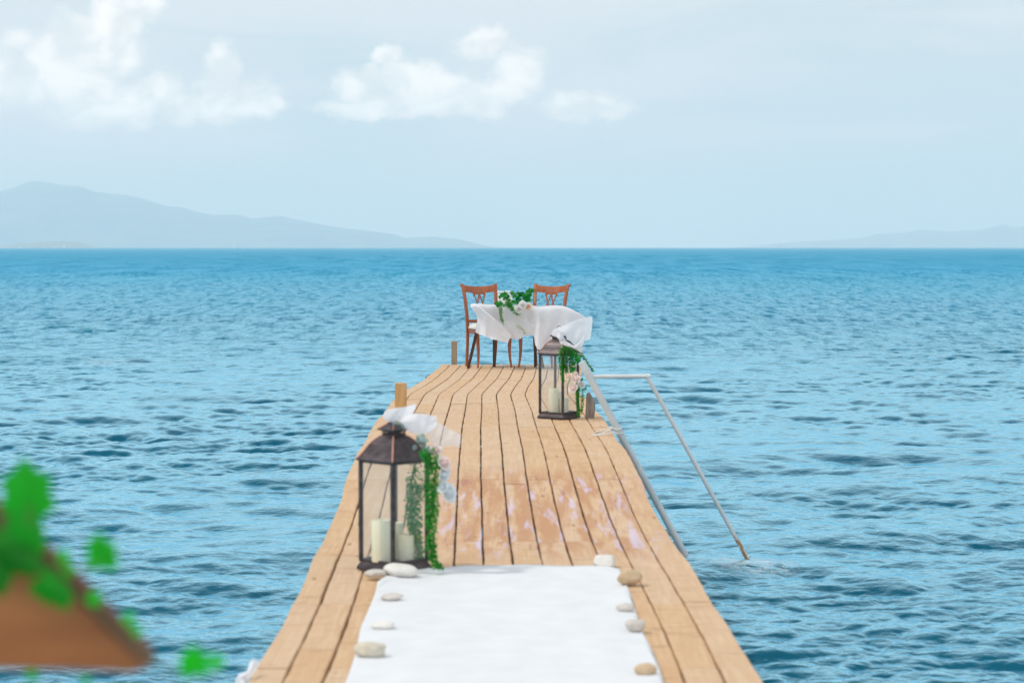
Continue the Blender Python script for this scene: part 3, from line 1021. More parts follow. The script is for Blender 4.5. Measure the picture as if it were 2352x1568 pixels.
def stone(x, ybase, wpx, hpx, material, label, seed, flat=1.0, rot=0.0, rough=.12, block=0.0):
    c = deck_hit(x, ybase - 3)
    s = FD / c.y
    a = wpx / s / 2; hgt = hpx / s
    g = random.Random(seed)
    bm = bmesh.new()
    bmesh.ops.create_icosphere(bm, subdivisions=4, radius=1.0)
    ph = [(Vector((g.gauss(0, 1), g.gauss(0, 1), g.gauss(0, 1))), g.uniform(0, 6.28)) for _ in range(9)]
    planes = [(Vector((g.gauss(0, 1), g.gauss(0, 1), g.gauss(0, .8))).normalized(), g.uniform(.72, .92)) for _ in range(int(4 + block * 2))]
    if block >= 1: planes += [(Vector(q_), .60) for q_ in ((1, 0, .1), (-1, 0, .12), (0, 1, 0), (0, -1, .15), (0, .1, 1), (0, 0, -1))]
    for v in bm.verts:
        p = v.co.copy()
        for n_, dd in planes:
            q = p.dot(n_)
            if q > dd: p -= n_ * (q - dd) * .8
        f = 1 + rough * sum(math.sin(d_.dot(p) * 1.6 + o_) for d_, o_ in ph) / 4.5
        v.co = p * f
    me = bpy.data.meshes.new('stone')
    b_ = a * .72
    hz_ = hgt * .5
    for v in bm.verts:
        v.co = Vector((v.co.x * a, v.co.y * b_, v.co.z * hz_))
    zm = min(v.co.z for v in bm.verts)
    for v in bm.verts:
        v.co.z = max(v.co.z - zm - hz_ * .12, 0)
    bm.to_mesh(me); bm.free()
    me.polygons.foreach_set('use_smooth', [True] * len(me.polygons))
    me.materials.append(material)
    o = bpy.data.objects.new('stone', me)
    COL.objects.link(o)
    o.location = (c.x, c.y, deckZ(c.y) + .0095)
    o.rotation_euler = (0, rot, g.uniform(-.3, .3))
    return tag(o, label, 'stone', 'stones holding down the white runner')


stone(864, 1334, 54, 22, M_ST_G, 'flat pale grey stone just off the runner corner before the near lantern', 1)
stone(918, 1331, 78, 32, M_ST_W, 'long smooth white stone leaning against the base of the near lantern', 2, rot=.12)
stone(900, 1386, 56, 17, M_ST_G, 'thin flat pinkish grey stone on the left edge, second row from the lantern', 3)
stone(880, 1455, 58, 22, M_ST_W, 'pale thin stone on the left edge of the runner, above the rough tan one', 4)
stone(852, 1516, 78, 40, M_ST_M, 'rough lumpy tan and grey stone at the left edge of the runner', 5, rough=.26)
stone(1388, 1306, 74, 40, M_ST_W, 'blocky white stone on the far right corner of the runner', 6, block=1, rough=.05)
stone(1446, 1349, 60, 35, M_ST_T, 'thick rounded tan stone on the right edge near the far corner', 7)
stone(1436, 1412, 42, 21, M_ST_G, 'small dull grey stone on the right edge below the tan one', 8)
stone(1461, 1457, 52, 30, M_ST_G, 'wedge shaped grey stone with a dark end on the right edge', 9, rough=.2)
stone(1483, 1560, 52, 34, M_ST_T, 'angular tan stone lying at the lower right of the runner', 10, block=.4)
o = stone(1278, 966, 1, 1, M_ST_W, 'x', 12) if False else None

# ------------------------------------------------------------------ lanterns
def sq(h, z, rot=0.0):
    """square ring with half diagonal h"""
    return [(h * math.cos(rot + math.pi / 2 * k), h * math.sin(rot + math.pi / 2 * k), z) for k in range(4)]


def lantern(x, y, rot, label):
    e = empty('lantern', (x, y, deckZ(y) + .004), rot, label, 'lantern', 'bronze lanterns standing on the pier')
    Rb = .164
    a0 = -math.pi / 2
    mb = MB()
    mb.loft([sq(Rb, .0, a0), sq(Rb, .012, a0), sq(Rb * .985, .016, a0), sq(Rb * .90, .034, a0), sq(Rb * .90, .040, a0)])
    mb.build('base', M_BRONZE, e, bevel=.0015)
    rp_ = Rb * .875
    hz0, hz1 = .038, .478
    for k in range(4):
        th = a0 + k * math.pi / 2
        mb = MB(); M = Matrix.Rotation(th + math.pi / 4, 3, 'Z')
        mb.box((rp_ * math.cos(th), rp_ * math.sin(th), (hz0 + hz1) / 2), (.0155, .0155, hz1 - hz0), M)
        mb.build('corner_post', M_BRONZE, e, bevel=.001)
    for k in range(4):
        t0, t1 = a0 + k * math.pi / 2, a0 + (k + 1) * math.pi / 2
        pa = Vector((rp_ * math.cos(t0), rp_ * math.sin(t0), 0)); pb = Vector((rp_ * math.cos(t1), rp_ * math.sin(t1), 0))
        m0 = (pa + pb) / 2; L = (pb - pa).length - .017
        M = Matrix.Rotation(math.atan2((pb - pa).y, (pb - pa).x), 3, 'Z')
        mb = MB()
        mb.box((m0.x, m0.y, hz0 + .006), (L, .010, .010), M)
        mb.build('pane_rail', M_BRONZE, e)
        mb = MB(); mb.box((m0.x, m0.y, hz1 - .006), (L, .010, .010), M)
        mb.build('pane_rail', M_BRONZE, e)
        mb = MB(); mb.box((m0.x, m0.y, (hz0 + hz1) / 2), (L, .0025, hz1 - hz0 - .024), M)
        mb.build('glass_pane', M_GLASS, e)
    # hinge on the left front post
    mb = MB()
    th = a0 - math.pi / 2
    mb.tube([(rp_ * math.cos(th) * 1.06, rp_ * math.sin(th) * 1.06, .19), (rp_ * math.cos(th) * 1.06, rp_ * math.sin(th) * 1.06, .205)], .004, 8)
    mb.build('hinge', M_BRONZE, e)
    # bell shaped hip roof
    prof = [(.1655, .476), (.1655, .482), (.155, .489), (.143, .500), (.131, .514), (.119, .530), (.105, .546), (.090, .560), (.074, .572), (.060, .580), (.056, .583)]
    mb = MB(); mb.loft([sq(h_, z_, a0) for h_, z_ in prof])
    mb.build('roof', M_BRONZE, e, bevel=.001)
    for k in range(4):
        th = a0 + k * math.pi / 2
        mb = MB(); mb.tube([((h_ + .0012) * math.cos(th), (h_ + .0012) * math.sin(th), z_) for h_, z_ in prof[1:]], .0034, 6)
        mb.build('roof_ridge', M_COPPER, e, smooth=True)
    # openwork neck
    mb = MB()
    mb.loft([sq(.050, .583, a0), sq(.050, .588, a0)])
    mb.loft([sq(.055, .604, a0), sq(.055, .609, a0)])
    for k in range(4):
        t0, t1 = a0 + k * math.pi / 2, a0 + (k + 1) * math.pi / 2
        for u in np.linspace(0, 1, 6)[:-1]:
            q = Vector((math.cos(t0), math.sin(t0), 0)) * .052 * (1 - u) + Vector((math.cos(t1), math.sin(t1), 0)) * .052 * u
            q2 = Vector((math.cos(t0), math.sin(t0), 0)) * .052 * (.8 - u) + Vector((math.cos(t1), math.sin(t1), 0)) * .052 * (u + .2)
            mb.tube([q + Vector((0, 0, .586)), q2 + Vector((0, 0, .606))], .0022, 5)
            mb.tube([q2 + Vector((0, 0, .586)), q + Vector((0, 0, .606))], .0022, 5)
    mb.loft([sq(.030, .583, a0), sq(.030, .606, a0)])
    mb.build('vent_neck', M_BRONZE, e)
    prof2 = [(.071, .607), (.071, .611), (.056, .619), (.040, .628), (.024, .638), (.010, .646), (.004, .650)]
    mb = MB(); mb.loft([sq(h_, z_, a0) for h_, z_ in prof2])
    mb.build('cap', M_BRONZE, e)
    for k in range(4):
        th = a0 + k * math.pi / 2
        mb = MB(); mb.tube([((h_ + .001) * math.cos(th), (h_ + .001) * math.sin(th), z_) for h_, z_ in prof2[1:]], .0026, 6)
        mb.build('cap_ridge', M_COPPER, e, smooth=True)
    mb = MB()
    mb.tube([(.016 * math.cos(t__), 0, .668 + .016 * math.sin(t__)) for t__ in np.linspace(0, 6.2832, 20)], .0026, 6, caps=False)
    mb.tube([(0, 0, .648), (0, 0, .656)], .005, 8)
    mb.build('handle', M_BRONZE, e, smooth=True)
    return e


def candle(x, y, z, r, h, label):
    mb = MB(); n = 28
    secs = []
    for (rr, zz) in ((r * .97, 0), (r, .003), (r, h - .005), (r * .985, h - .001), (r * .95, h), (r * .80, h - .004), (r * .30, h - .010), (r * .05, h - .011)):
        secs.append([(rr * math.cos(2 * math.pi * k / n), rr * math.sin(2 * math.pi * k / n), zz) for k in range(n)])
    mb.loft(secs)
    e = empty('candle', (x, y, z), 0, label, 'candle', 'cream candles in the lanterns')
    mb.build('wax', M_WAX, e, smooth=True, angle=.8)
    mb = MB(); mb.tube([(0, 0, h - .012), (.001, 0, h - .002), (.003, 0, h + .004)], .0012, 5)
    mb.build('wick', M_WICK, e)


NLX = P(Z3(462, 0)[0], 1300, 9.20).x
NL = lantern(NLX, 9.23, R(1), 'near bronze lantern with white bow and ivy, standing left of the runner end')
fbl = P(Z2(628, 0)[0], 960, 15.9)
FL = lantern(fbl.x, 15.85, R(10), 'far bronze lantern standing at the right edge beside the leaning pole')
for (L_, yy_, Yc, nm) in ((NL, 0, 9.23, 'near'), (FL, 0, 15.85, 'far')):
    z0 = deckZ(Yc) + .045
    x0 = L_.location.x
    if nm == 'near':
        candle(x0 - .052, Yc - .045, z0, .043, .180, 'tall thick cream candle at the left in the near lantern')
        candle(x0 + .003, Yc + .055, z0, .036, .155, 'middle cream candle behind the front post of the near lantern')
        candle(x0 + .052, Yc + .0, z0, .034, .110, 'short cream candle at the right in the near lantern')
    else:
        candle(x0 - .040, Yc - .030, z0, .038, .180, 'tall cream candle at the left in the far lantern')
        candle(x0 - .010, Yc + .062, z0, .030, .155, 'middle cream candle hidden behind the others in the far lantern')
        candle(x0 + .035, Yc - .012, z0, .036, .112, 'short cream candle behind the front post of the far lantern')

# ------------------------------------------------------------------ plants and flowers
def ortho(n):
    a = n.orthogonal().normalized()
    return a, n.cross(a)


def add_leaf(mb, p, d, n, L, wd, g, fold=.25):
    """pointed leaf, two halves folded on the midrib; d = direction, n = normal"""
    d = d.normalized(); s = d.cross(n).normalized(); n = s.cross(d)
    pts = [p, p + d * L * .3 + s * wd * .5 + n * wd * fold, p + d * L * .65 + s * wd * .42 + n * wd * fold * .7, p + d * L - n * L * .12,
           p + d * L * .65 - s * wd * .42 + n * wd * fold * .7, p + d * L * .3 - s * wd * .5 + n * wd * fold, p + d * L * .5]
    mb.tint = g.random()
    mb.add(pts, [(0, 1, 6), (1, 2, 6), (2, 3, 6), (3, 4, 6), (4, 5, 6), (5, 0, 6)])


IVY2D = [(0, 0), (-.30, -.12), (-.52, .10), (-.30, .30), (-.46, .62), (-.18, .60), (0, 1.0), (.18, .60), (.46, .62), (.30, .30), (.52, .10), (.30, -.12)]


def add_ivy(mb, p, d, n, L, g):
    d = d.normalized(); s = d.cross(n).normalized(); n = s.cross(d)
    mb.tint = g.random()
    vs = [p + d * L * .34 + n * L * .05]
    for (u, v) in IVY2D:
        vs.append(p + s * u * L + d * v * L - n * (abs(u) * .35 + max(v - .5, 0) * .3) * L)
    mb.add(vs, [(0, i + 1, (i + 1) % 12 + 1) for i in range(12)])


def rvec(g):
    v = Vector((g.gauss(0, 1), g.gauss(0, 1), g.gauss(0, 1)))
    return v.normalized()


def strand(mb, stem, pts, r, n, L, g, taper=True, wd=.45, down=.5):
    pts = [Vector(p) for p in pts]
    stem.tube(pts, .0012, 5)
    seg = [(pts[i + 1] - pts[i]).length for i in range(len(pts) - 1)]
    tot = sum(seg)
    for _ in range(n):
        s_ = g.random() * tot; i = 0
        while i < len(seg) - 1 and s_ > seg[i]:
            s_ -= seg[i]; i += 1
        u = s_ / max(seg[i], 1e-6)
        frac = (sum(seg[:i]) + s_) / tot
        q = pts[i].lerp(pts[i + 1], u)
        rr = r * (1 - .6 * frac if taper else 1)
        off = rvec(g) * (g.random() ** .6) * rr
        off.y *= .8
        d_ = (off.normalized() * .8 + Vector((0, 0, -down)) + rvec(g) * .5)
        add_leaf(mb, q + off, d_, rvec(g) + Vector((0, -.6, .5)), L * g.uniform(.6, 1.25), L * wd * g.uniform(.8, 1.2), g)


def rose(parent, p, r, material, facing=Vector((0, -1, .35)), seed=0, openness=1.0, name='rose'):
    g = random.Random(seed)
    mb = MB()
    f = facing.normalized(); a, b = ortho(f)
    layers = [(3, .26, .95, .10), (4, .42, .92, .25), (5, .62, .82, .55), (5, .84, .62, .95), (6, 1.02, .36, 1.35)]
    for li, (cnt, rad, ht, open_) in enumerate(layers):
        for k in range(cnt):
            th0 = 2 * math.pi * (k + g.uniform(-.15, .15) + li * .37) / cnt
            wid = 2 * math.pi / cnt * .78
            rows_ = []
            mb_t = .25 + .75 * (li / 4.0) * g.uniform(.8, 1)
            for iv in range(6):
                v = iv / 5
                row_ = []
                for iu in range(7):
                    u = iu / 6 * 2 - 1
                    ww = wid * (math.sin(math.pi * (.18 + .70 * v)) ** .7)
                    th = th0 + u * ww
                    rr = rad * (.35 + .65 * math.sin(v * math.pi / 2)) * (1 + .05 * math.sin(u * 5 + k))
                    curl = max(v - .72, 0) * open_ * .8
                    zz = -.55 + (ht + .55) * v - curl * 1.0 - (u * u) * .14 * v
                    rr += curl * .55
                    row_.append(p + (a * math.cos(th) * rr + b * math.sin(th) * rr) * r + f * (zz * .75 - .1) * r)
                rows_.append(row_)
            mb.tint = mb_t
            mb.grid(rows_)
    # calyx core so that no gap shows through
    n = 10
    mb.tint = .1
    secs = []
    for i in range(6):
        ph = -math.pi / 2 + math.pi * i / 5
        secs.append([p + (a * math.cos(2 * math.pi * k / n) + b * math.sin(2 * math.pi * k / n)) * r * .52 * math.cos(ph) + f * r * (.42 * math.sin(ph) - .12) for k in range(n)])
    mb.loft(secs)
    return mb.build(name, material, parent, smooth=True)


def plant_root(name, loc, label, cat, group=None):
    return empty(name, loc, 0, label, cat, group)


def localise(parent, *objs):
    for o in objs:
        o.parent = parent
        o.location = -Vector(parent.location)


def garland(name, zf, Y, paths, roses, ivy_spots, euc_spots, label, leafL, seed, scale=1.0, group='flower garlands tied to the lanterns'):
    g = random.Random(seed)
    p0 = P(*zf(*roses[0][:2]), Y)
    e = plant_root(name, p0, label, 'garland', group)
    fern, stem = MB(), MB()
    for (pp, r, n, dy0) in paths:
        pts = []
        for k, q in enumerate(pp):
            dy = q[2] if len(q) > 2 else 0
            pts.append(P(*zf(q[0], q[1]), Y + dy + dy0))
        strand(fern, stem, pts, r, n, leafL, g)
    localise(e, fern.build('trailing_foliage', M_FERN, e), stem.build('stems', M_STEM, e, smooth=True))
    iv = MB()
    for (x, y, dy, cnt, sp, L) in ivy_spots:
        c = P(*zf(x, y), Y + dy)
        for _ in range(cnt):
            q = c + rvec(g) * sp * g.random() ** .5
            add_ivy(iv, q, rvec(g) + Vector((0, 0, -.4)), rvec(g) * .6 + Vector((0, -.8, .6)), L * g.uniform(.7, 1.2), g)
    if iv.v: localise(e, iv.build('ivy_leaves', M_IVY, e))
    eu = MB()
    for (x, y, dy, cnt, sp, L) in euc_spots:
        c = P(*zf(x, y), Y + dy)
        for _ in range(cnt):
            q = c + rvec(g) * sp * g.random() ** .5
            add_leaf(eu, q, rvec(g) + Vector((-.2, 0, -.1)), rvec(g) * .5 + Vector((0, -.8, .6)), L * g.uniform(.7, 1.2), L * .6, g, fold=.1)
    if eu.v: localise(e, eu.build('grey_green_leaves', M_EUC, e))
    for i, (x, y, r, mt, dy, fx_, fz_) in enumerate(roses):
        ro = rose(e, P(*zf(x, y), Y + dy), r, mt, Vector((fx_, -1, fz_)), seed * 10 + i)
        localise(e, ro)
    return e


YN = 9.08
garland('ivy_garland', Z3, YN,
        [([(740, 470, -.02), (768, 560), (772, 700), (765, 860), (768, 1000), (760, 1150), (768, 1290), (800, 1380, -.02)], .036, 1300, 0),
         ([(700, 480, -.02), (715, 470, -.03), (735, 500)], .02, 40, 0),
         ([(800, 1350), (850, 1392)], .012, 60, 0),
         ([(690, 700, .16), (640, 780, .16), (620, 900, .16), (640, 1050, .16), (650, 1200, .16), (672, 1330, .16)], .040, 900, 0),
         ([(640, 560, .17), (600, 700, .17), (590, 850, .17), (585, 1000, .17), (620, 1140, .17)], .026, 380, 0)],
        [(868, 552, .031, M_ROSE_P, -.02, 1.2, .9), (870, 645, .031, M_ROSE_B, -.01, 1.4, -.3), (905, 788, .040, M_ROSE_B, 0, 1.3, .6), (850, 745, .024, M_ROSE_B, -.02, -.6, .8),
         (795, 445, .026, M_ROSE_P, .02, .2, .9), (735, 448, .018, M_ROSE_W, .0, -.2, .7)],
        [(735, 500, -.01, 8, .02, .022), (790, 560, -.02, 7, .03, .022), (700, 480, -.03, 5, .012, .020), (840, 590, 0, 5, .02, .02)],
        [(700, 380, 0, 12, .028, .04), (665, 400, 0, 5, .015, .035)],
        'ivy and blush rose garland hanging down the right corner of the near lantern', .016, 4)

YF = 15.72
garland('ivy_garland', Z2, YF,
        [([(700, 290), (650, 360), (632, 430), (660, 540), (670, 640), (690, 780)], .017, 420, -.03),
         ([(720, 280), (720, 380), (735, 480), (730, 560), (745, 650)], .022, 480, -.02),
         ([(760, 300), (800, 400), (810, 500), (800, 580), (850, 620)], .024, 420, 0),
         ([(800, 300), (880, 380), (900, 450), (940, 480)], .022, 260, 0),
         ([(880, 380), (980, 410), (1030, 480), (1060, 540), (1110, 590), (1140, 640)], .013, 260, .05),
         ([(900, 860), (910, 960), (905, 1080), (915, 1190), (920, 1290)], .016, 480, 0),
         ([(960, 880), (980, 960), (975, 1080), (965, 1180), (950, 1260)], .013, 190, .04)],
        [(765, 710, .0250, M_ROSE_A, -.10, -1.0, 1.2), (885, 750, .0300, M_ROSE_P, -.11, -.5, 1.3), (838, 885, .0340, M_ROSE_P, -.12, -.8, 1.1),
         (870, 672, .022, M_ROSE_P, -.08, .4, 1.6), (962, 825, .026, M_ROSE_W, -.06, .6, 1.0)],
        [(900, 470, -.03, 16, .035, .028), (830, 400, -.03, 14, .03, .024), (820, 640, -.06, 8, .03, .022), (900, 840, -.04, 8, .025, .020), (965, 770, 0, 4, .01, .02), (1020, 890, .03, 9, .015, .014), (1000, 420, .02, 5, .012, .014), (860, 620, .02, 10, .02, .022)],
        [(955, 395, -.01, 3, .006, .032), (820, 500, -.02, 3, .02, .02)],
        'ivy and pink rose garland trailing over the right side of the far lantern', .0135, 9)


# ------------------------------------------------------------------ cloth patches
def spline(pts, n):
    pts = [Vector((p[0], p[1], p[2] if len(p) > 2 else 0)) for p in pts]
    out = []
    m_ = len(pts) - 1
    # arc length parametrisation
    ds = [0]
    for i in range(m_): ds.append(ds[-1] + (pts[i + 1] - pts[i]).length + 1e-6)
    for i in range(n):
        t__ = ds[-1] * i / (n - 1)
        k = max(0, min(m_ - 1, next((j for j in range(m_) if ds[j + 1] >= t__ - 1e-9), m_ - 1)))
        u = (t__ - ds[k]) / (ds[k + 1] - ds[k])
        p0, p1, p2, p3 = pts[max(k - 1, 0)], pts[k], pts[k + 1], pts[min(k + 2, m_)]
        out.append(.5 * ((2 * p1) + (-p0 + p2) * u + (2 * p0 - 5 * p1 + 4 * p2 - p3) * u * u + (-p0 + 3 * p1 - 3 * p2 + p3) * u ** 3))
    return out


def patch(mb, zf, Y, curves, nu=60, nv=30, fold=None, wr=.006, seed=0):
    """surface through several curves of (x, y[, depth m]); fold(u, v) adds depth"""
    g = random.Random(seed)
    cs = [spline(c, nu) for c in curves]
    ph = [(g.uniform(1, 4.5), g.uniform(.6, 3.5), g.uniform(0, 6.28)) for _ in range(5)]
    rows_ = [[None] * nu for _ in range(nv)]
    for i in range(nu):
        col_ = spline([cs[k][i] for k in range(len(cs))], nv) if len(cs) > 2 else [cs[0][i].lerp(cs[1][i], j / (nv - 1)) for j in range(nv)]
        for j in range(nv):
            u, v = i / (nu - 1), j / (nv - 1)
            c_ = col_[j]
            dep = c_.z + (fold(u, v) if fold else 0)
            dep += wr * sum(math.sin(a_ * u * 3 + b_ * v * 2 + o_) for a_, b_, o_ in ph) / 2
            rows_[j][i] = P(*zf(c_.x, c_.y), Y + dep)
    mb.grid(rows_)
    return rows_


# near lantern bow
e = empty('fabric_bow', P(*Z3(500, 235), YN + .1), 0, 'sheer white bow blown to the right on top of the near lantern', 'bow', 'white bows on the lanterns')
mb = MB()
patch(mb, Z3, 9.18, [[(378, 178, .0), (400, 135, -.02), (470, 118, -.03), (560, 105, -.03), (632, 84, 0)],
                     [(376, 190, .03), (440, 165, .0), (500, 150, -.02), (580, 140, 0), (636, 92, .02)],
                     [(382, 205, .05), (430, 228, .04), (510, 215, .02), (590, 185, .04), (640, 110, .04)]], wr=.01, seed=2)
o1 = mb.build('bow_loop', M_TULLE, smooth=True)
mb = MB()
patch(mb, Z3, 9.18, [[(505, 222, -.01), (560, 178, -.02), (640, 160, -.04), (740, 172, -.02), (802, 180, .02)],
                     [(512, 235, -.01), (580, 230, -.06), (660, 225, -.07), (740, 220, -.03), (806, 215, .02)],
                     [(530, 250, 0), (580, 300, -.02), (650, 325, -.04), (725, 318, -.02), (800, 262, .03)]], wr=.012, seed=3)
o2 = mb.build('bow_loop', M_TULLE, smooth=True)
mb = MB()
patch(mb, Z3, 9.21, [[(700, 215, 0), (800, 225, .02), (870, 262, .03), (940, 300, .02), (1000, 330, .04)],
                     [(720, 290, .0), (780, 300, .01), (860, 330, .04), (930, 355, .03), (998, 375, .05)],
                     [(735, 330, .0), (770, 400, .0), (835, 432, .02), (900, 415, .04), (985, 425, .06)]], wr=.012, seed=5)
o3 = mb.build('bow_tail', M_TULLE2, smooth=True)
mb = MB(); mb.tube([P(*Z3(455, 243), 9.15), P(*Z3(480, 238), 9.14), P(*Z3(512, 240), 9.14), P(*Z3(535, 262), 9.15), P(*Z3(548, 298), 9.16)], .006, 8)
o4 = mb.build('bow_knot', M_EUC, smooth=True)
localise(e, o1, o2, o3, o4)

# far lantern bow / veil
YB = 15.66
e = empty('fabric_bow', P(*Z1(1640, 850), YB), 0, 'large white veil bow billowing to the right over the far lantern', 'bow', 'white bows on the lanterns')
mb = MB()
patch(mb, Z1, YB + .02, [[(1545, 800, 0), (1570, 755, -.02), (1640, 725, -.04), (1740, 690, -.02), (1850, 640, 0), (1975, 600, .02), (2062, 588, .05)],
                   [(1560, 830, 0), (1620, 790, -.03), (1700, 790, -.06), (1800, 770, -.04), (1900, 740, 0), (1990, 700, .02), (2072, 640, .06)],
                   [(1590, 845, 0), (1650, 850, -.01), (1740, 880, -.05), (1830, 890, -.04), (1900, 860, 0), (1960, 840, .03), (2060, 770, .08)],
                   [(1640, 862, 0), (1700, 870, .0), (1780, 960, -.03), (1860, 985, -.02), (1920, 960, 0), (1970, 900, .03), (2040, 882, .08)]], nu=80, nv=40, wr=.014, seed=8)
o1 = mb.build('veil', M_TULLE, smooth=True)
mb = MB()
patch(mb, Z1, YB - .03, [[(1640, 872, 0), (1672, 880, -.01), (1750, 905, -.02), (1830, 955, -.01), (1880, 930, 0), (1930, 880, .01), (1965, 815, .02)],
                   [(1652, 905, 0), (1700, 925, -.03), (1780, 950, -.03), (1850, 985, -.02), (1900, 975, 0), (1945, 930, .01), (1968, 880, .02)],
                   [(1665, 930, 0), (1720, 958, 0), (1800, 980, -.02), (1865, 1010, -.01), (1915, 1038, 0), (1940, 1030, .01), (1944, 960, .02)]], nu=60, nv=20, wr=.008, seed=12)
o2 = mb.build('bow_tail', M_CLOTH, smooth=True)
mb = MB()
patch(mb, Z1, YB - .08, [[(1700, 832, 0), (1735, 840, 0), (1742, 880, 0), (1790, 905, 0), (1842, 960, 0)],
                   [(1706, 850, 0), (1722, 870, 0), (1740, 900, 0), (1785, 928, 0), (1840, 962, 0)]], nu=24, nv=6, wr=.001, seed=3)
o3 = mb.build('dark_ribbon', M_NAVY, smooth=True, solid=.001)
mb = MB(); c = P(*Z1(1645, 850), YB - .03)
for k in range(3):
    th = k * 2.1
    patch(mb, Z1, YB - .05, [[(1600 + k * 18, 812 + k * 8), (1640 + 8 * k, 795 + k * 10, -.02), (1690 + 4 * k, 830 + k * 14)],
                             [(1615 + k * 14, 850 + k * 8, -.02), (1650 + 6 * k, 860 + k * 8, -.045), (1688, 880 + k * 6, -.01)],
                             [(1632 + k * 10, 872 + k * 4), (1660, 890 + k * 4, -.02), (1684, 898 + k * 4)]], nu=16, nv=14, wr=.006, seed=k)
o4 = mb.build('bow_knot', M_CLOTH, smooth=True)
localise(e, o1, o2, o3, o4)

# ------------------------------------------------------------------ chairs
def ring(cx, cy, z, a, b, th=0):
    return [(cx + u * a / 2, cy + v * b / 2, z) for u, v in ((-1, -1), (1, -1), (1, 1), (-1, 1))]


def chair(x, y, rz, label):
    z0 = min(deckZ(y + .15), deckZ(y - .2))
    e = empty('dining_chair', (x, y, z0), rz, label, 'chair', 'wooden chairs behind the table')
    bw, fw = .180, .215
    yb, yf = .195, -.205
    # rear leg running up into the stile
    path = [(0, yb + .055, bw - .005), (.10, yb + .035, bw - .002), (.25, yb + .010, bw), (.42, yb, bw + .001), (.50, yb + .003, bw + .004), (.62, yb + .016, bw + .006),
            (.75, yb + .040, bw + .012), (.86, yb + .068, bw + .019), (.93, yb + .092, bw + .025), (.965, yb + .110, bw + .032)]
    for s in (-1, 1):
        mb = MB()
        mb.loft([ring(s * xx, yy_, z, .030 + .006 * (z > .4), .036) for z, yy_, xx in path])
        mb.build('rear_leg', M_CHAIR, e, bevel=.004)
        mb = MB(); zt, yt, xt = path[-1]
        mb.tube([(s * xt - .019, yt + .008, zt - .004), (s * xt + .019, yt + .008, zt - .004)], .017, 14)
        mb.build('scroll_top', M_CHAIR, e, smooth=True, angle=.7)
    # sabre front legs
    for s in (-1, 1):
        mb = MB()
        mb.loft([ring(s * (fw - .012 + dx_), yf + dy_, z, a_, a_) for z, dx_, dy_, a_ in
                 ((0, .008, -.030, .022), (.03, .004, -.027, .021), (.10, -.004, -.018, .025), (.20, -.008, -.006, .031), (.30, -.004, .002, .037), (.40, .0, .006, .040), (.425, 0, .006, .040))])
        mb.build('front_leg', M_CHAIR, e, bevel=.004)
    # seat rails, reeded
    mb = MB()
    out_ = [(-fw, yf), (fw, yf), (bw, yb), (-bw, yb)]
    for zc_, hh, off in ((.402, .020, .0), (.425, .018, .003), (.446, .016, .0)):
        mb.loft([[(x_ + off * (1 if x_ > 0 else -1), y_ + off * (1 if y_ > 0 else -1), zz) for x_, y_ in out_] for zz in (zc_ - hh / 2, zc_ + hh / 2)])
    mb.build('seat_rail', M_CHAIR, e, bevel=.002)
    # cushion
    mb = MB(); rows_ = []
    n = 14
    for j in range(n + 1):
        v = j / n * 2 - 1
        row_ = []
        for i in range(n + 1):
            u = i / n * 2 - 1
            wd_ = fw + (bw - fw) * (j / n)
            k = max(1 - max(abs(u), abs(v)) ** 6, 0) ** .5
            ed = max(abs(u), abs(v))
            row_.append((u * (wd_ + .004) , yf - .006 + (yb - yf + .004) * j / n, .454 + .050 * k + .012 * (1 - ed ** 2)))
        rows_.append(row_)
    mb.grid(rows_)
    mb.build('seat_cushion', M_SEAT, e, smooth=True, solid=.004)
    # crest rail: dished plank with a bead
    def crest(zb, zt, th, name, proud=0.0):
        secs = []
        for i in range(17):
            u = i / 16 * 2 - 1
            f_ = (zb + zt) / 2
            xx = u * (bw + .018 - .010) * (.95 + .05 * (f_ - .8) / .12)
            sag = .018 * (u * u) - .004
            dish = .030 * (1 - u * u)
            q = []
            for (zz, dy_) in ((zb, -th / 2), (zt, -th / 2 - .0), (zt, th / 2), (zb, th / 2)):
                yl = float(np.interp(zz, [p_[0] for p_ in path], [p_[1] for p_ in path]))
                q.append((xx, yl + dish + dy_ - proud, zz + sag))
            secs.append(q)
        mb_ = MB(); mb_.loft(secs)
        return mb_.build(name, M_CHAIR, e, bevel=.003, smooth=False)
    crest(.895, .948, .022, 'crest_rail')
    crest(.868, .894, .016, 'crest_bead')
    # lower rail
    mb = MB(); mb.box((0, yb + .006, .535), (2 * bw, .020, .034)); mb.build('lower_rail', M_CHAIR, e, bevel=.002)
    # pierced splat: two crossed loops under a little cornice
    mb = MB()
    yl = lambda zz: float(np.interp(zz, [p_[0] for p_ in path], [p_[1] for p_ in path])) + .012 + .016 * max(0, (zz - .55) / .35)
    mb.box((0, yl(.862), .860), (.148, .014, .018))
    for s in (-1, 1):
        mb.box((s * .066, yl(.845), .842), (.020, .014, .036))
        for c0 in (-1, 1):
            pts = []
            for i in range(15):
                u = i / 14
                zz = .850 - .300 * u
                cx_ = s * .034 + c0 * (.027 * math.cos(u * math.pi * 1.55) * (1 - .15 * u)) * (1 if u < .35 else 1)
                if u > .32: cx_ = s * .034 + c0 * (-.030) * math.sin((u - .32) / .68 * math.pi) * .9
                pts.append((cx_, yl(zz), zz))
            mb.tube(pts, .0088, 6, flat=.8)
    mb.box((0, yl(.552) - .004, .560), (.11, .014, .020))
    mb.build('splat', M_CHAIR, e)
    return e


cl = chair(-.288, 25.20, R(21), 'wooden chair with cream seat at the left end of the table')
cr = chair(.362, 25.20, R(-22), 'wooden chair half hidden by the cloth at the right end of the table')
for e_ in (cl, cr):
    e_.location.z = deckZ(25.2)

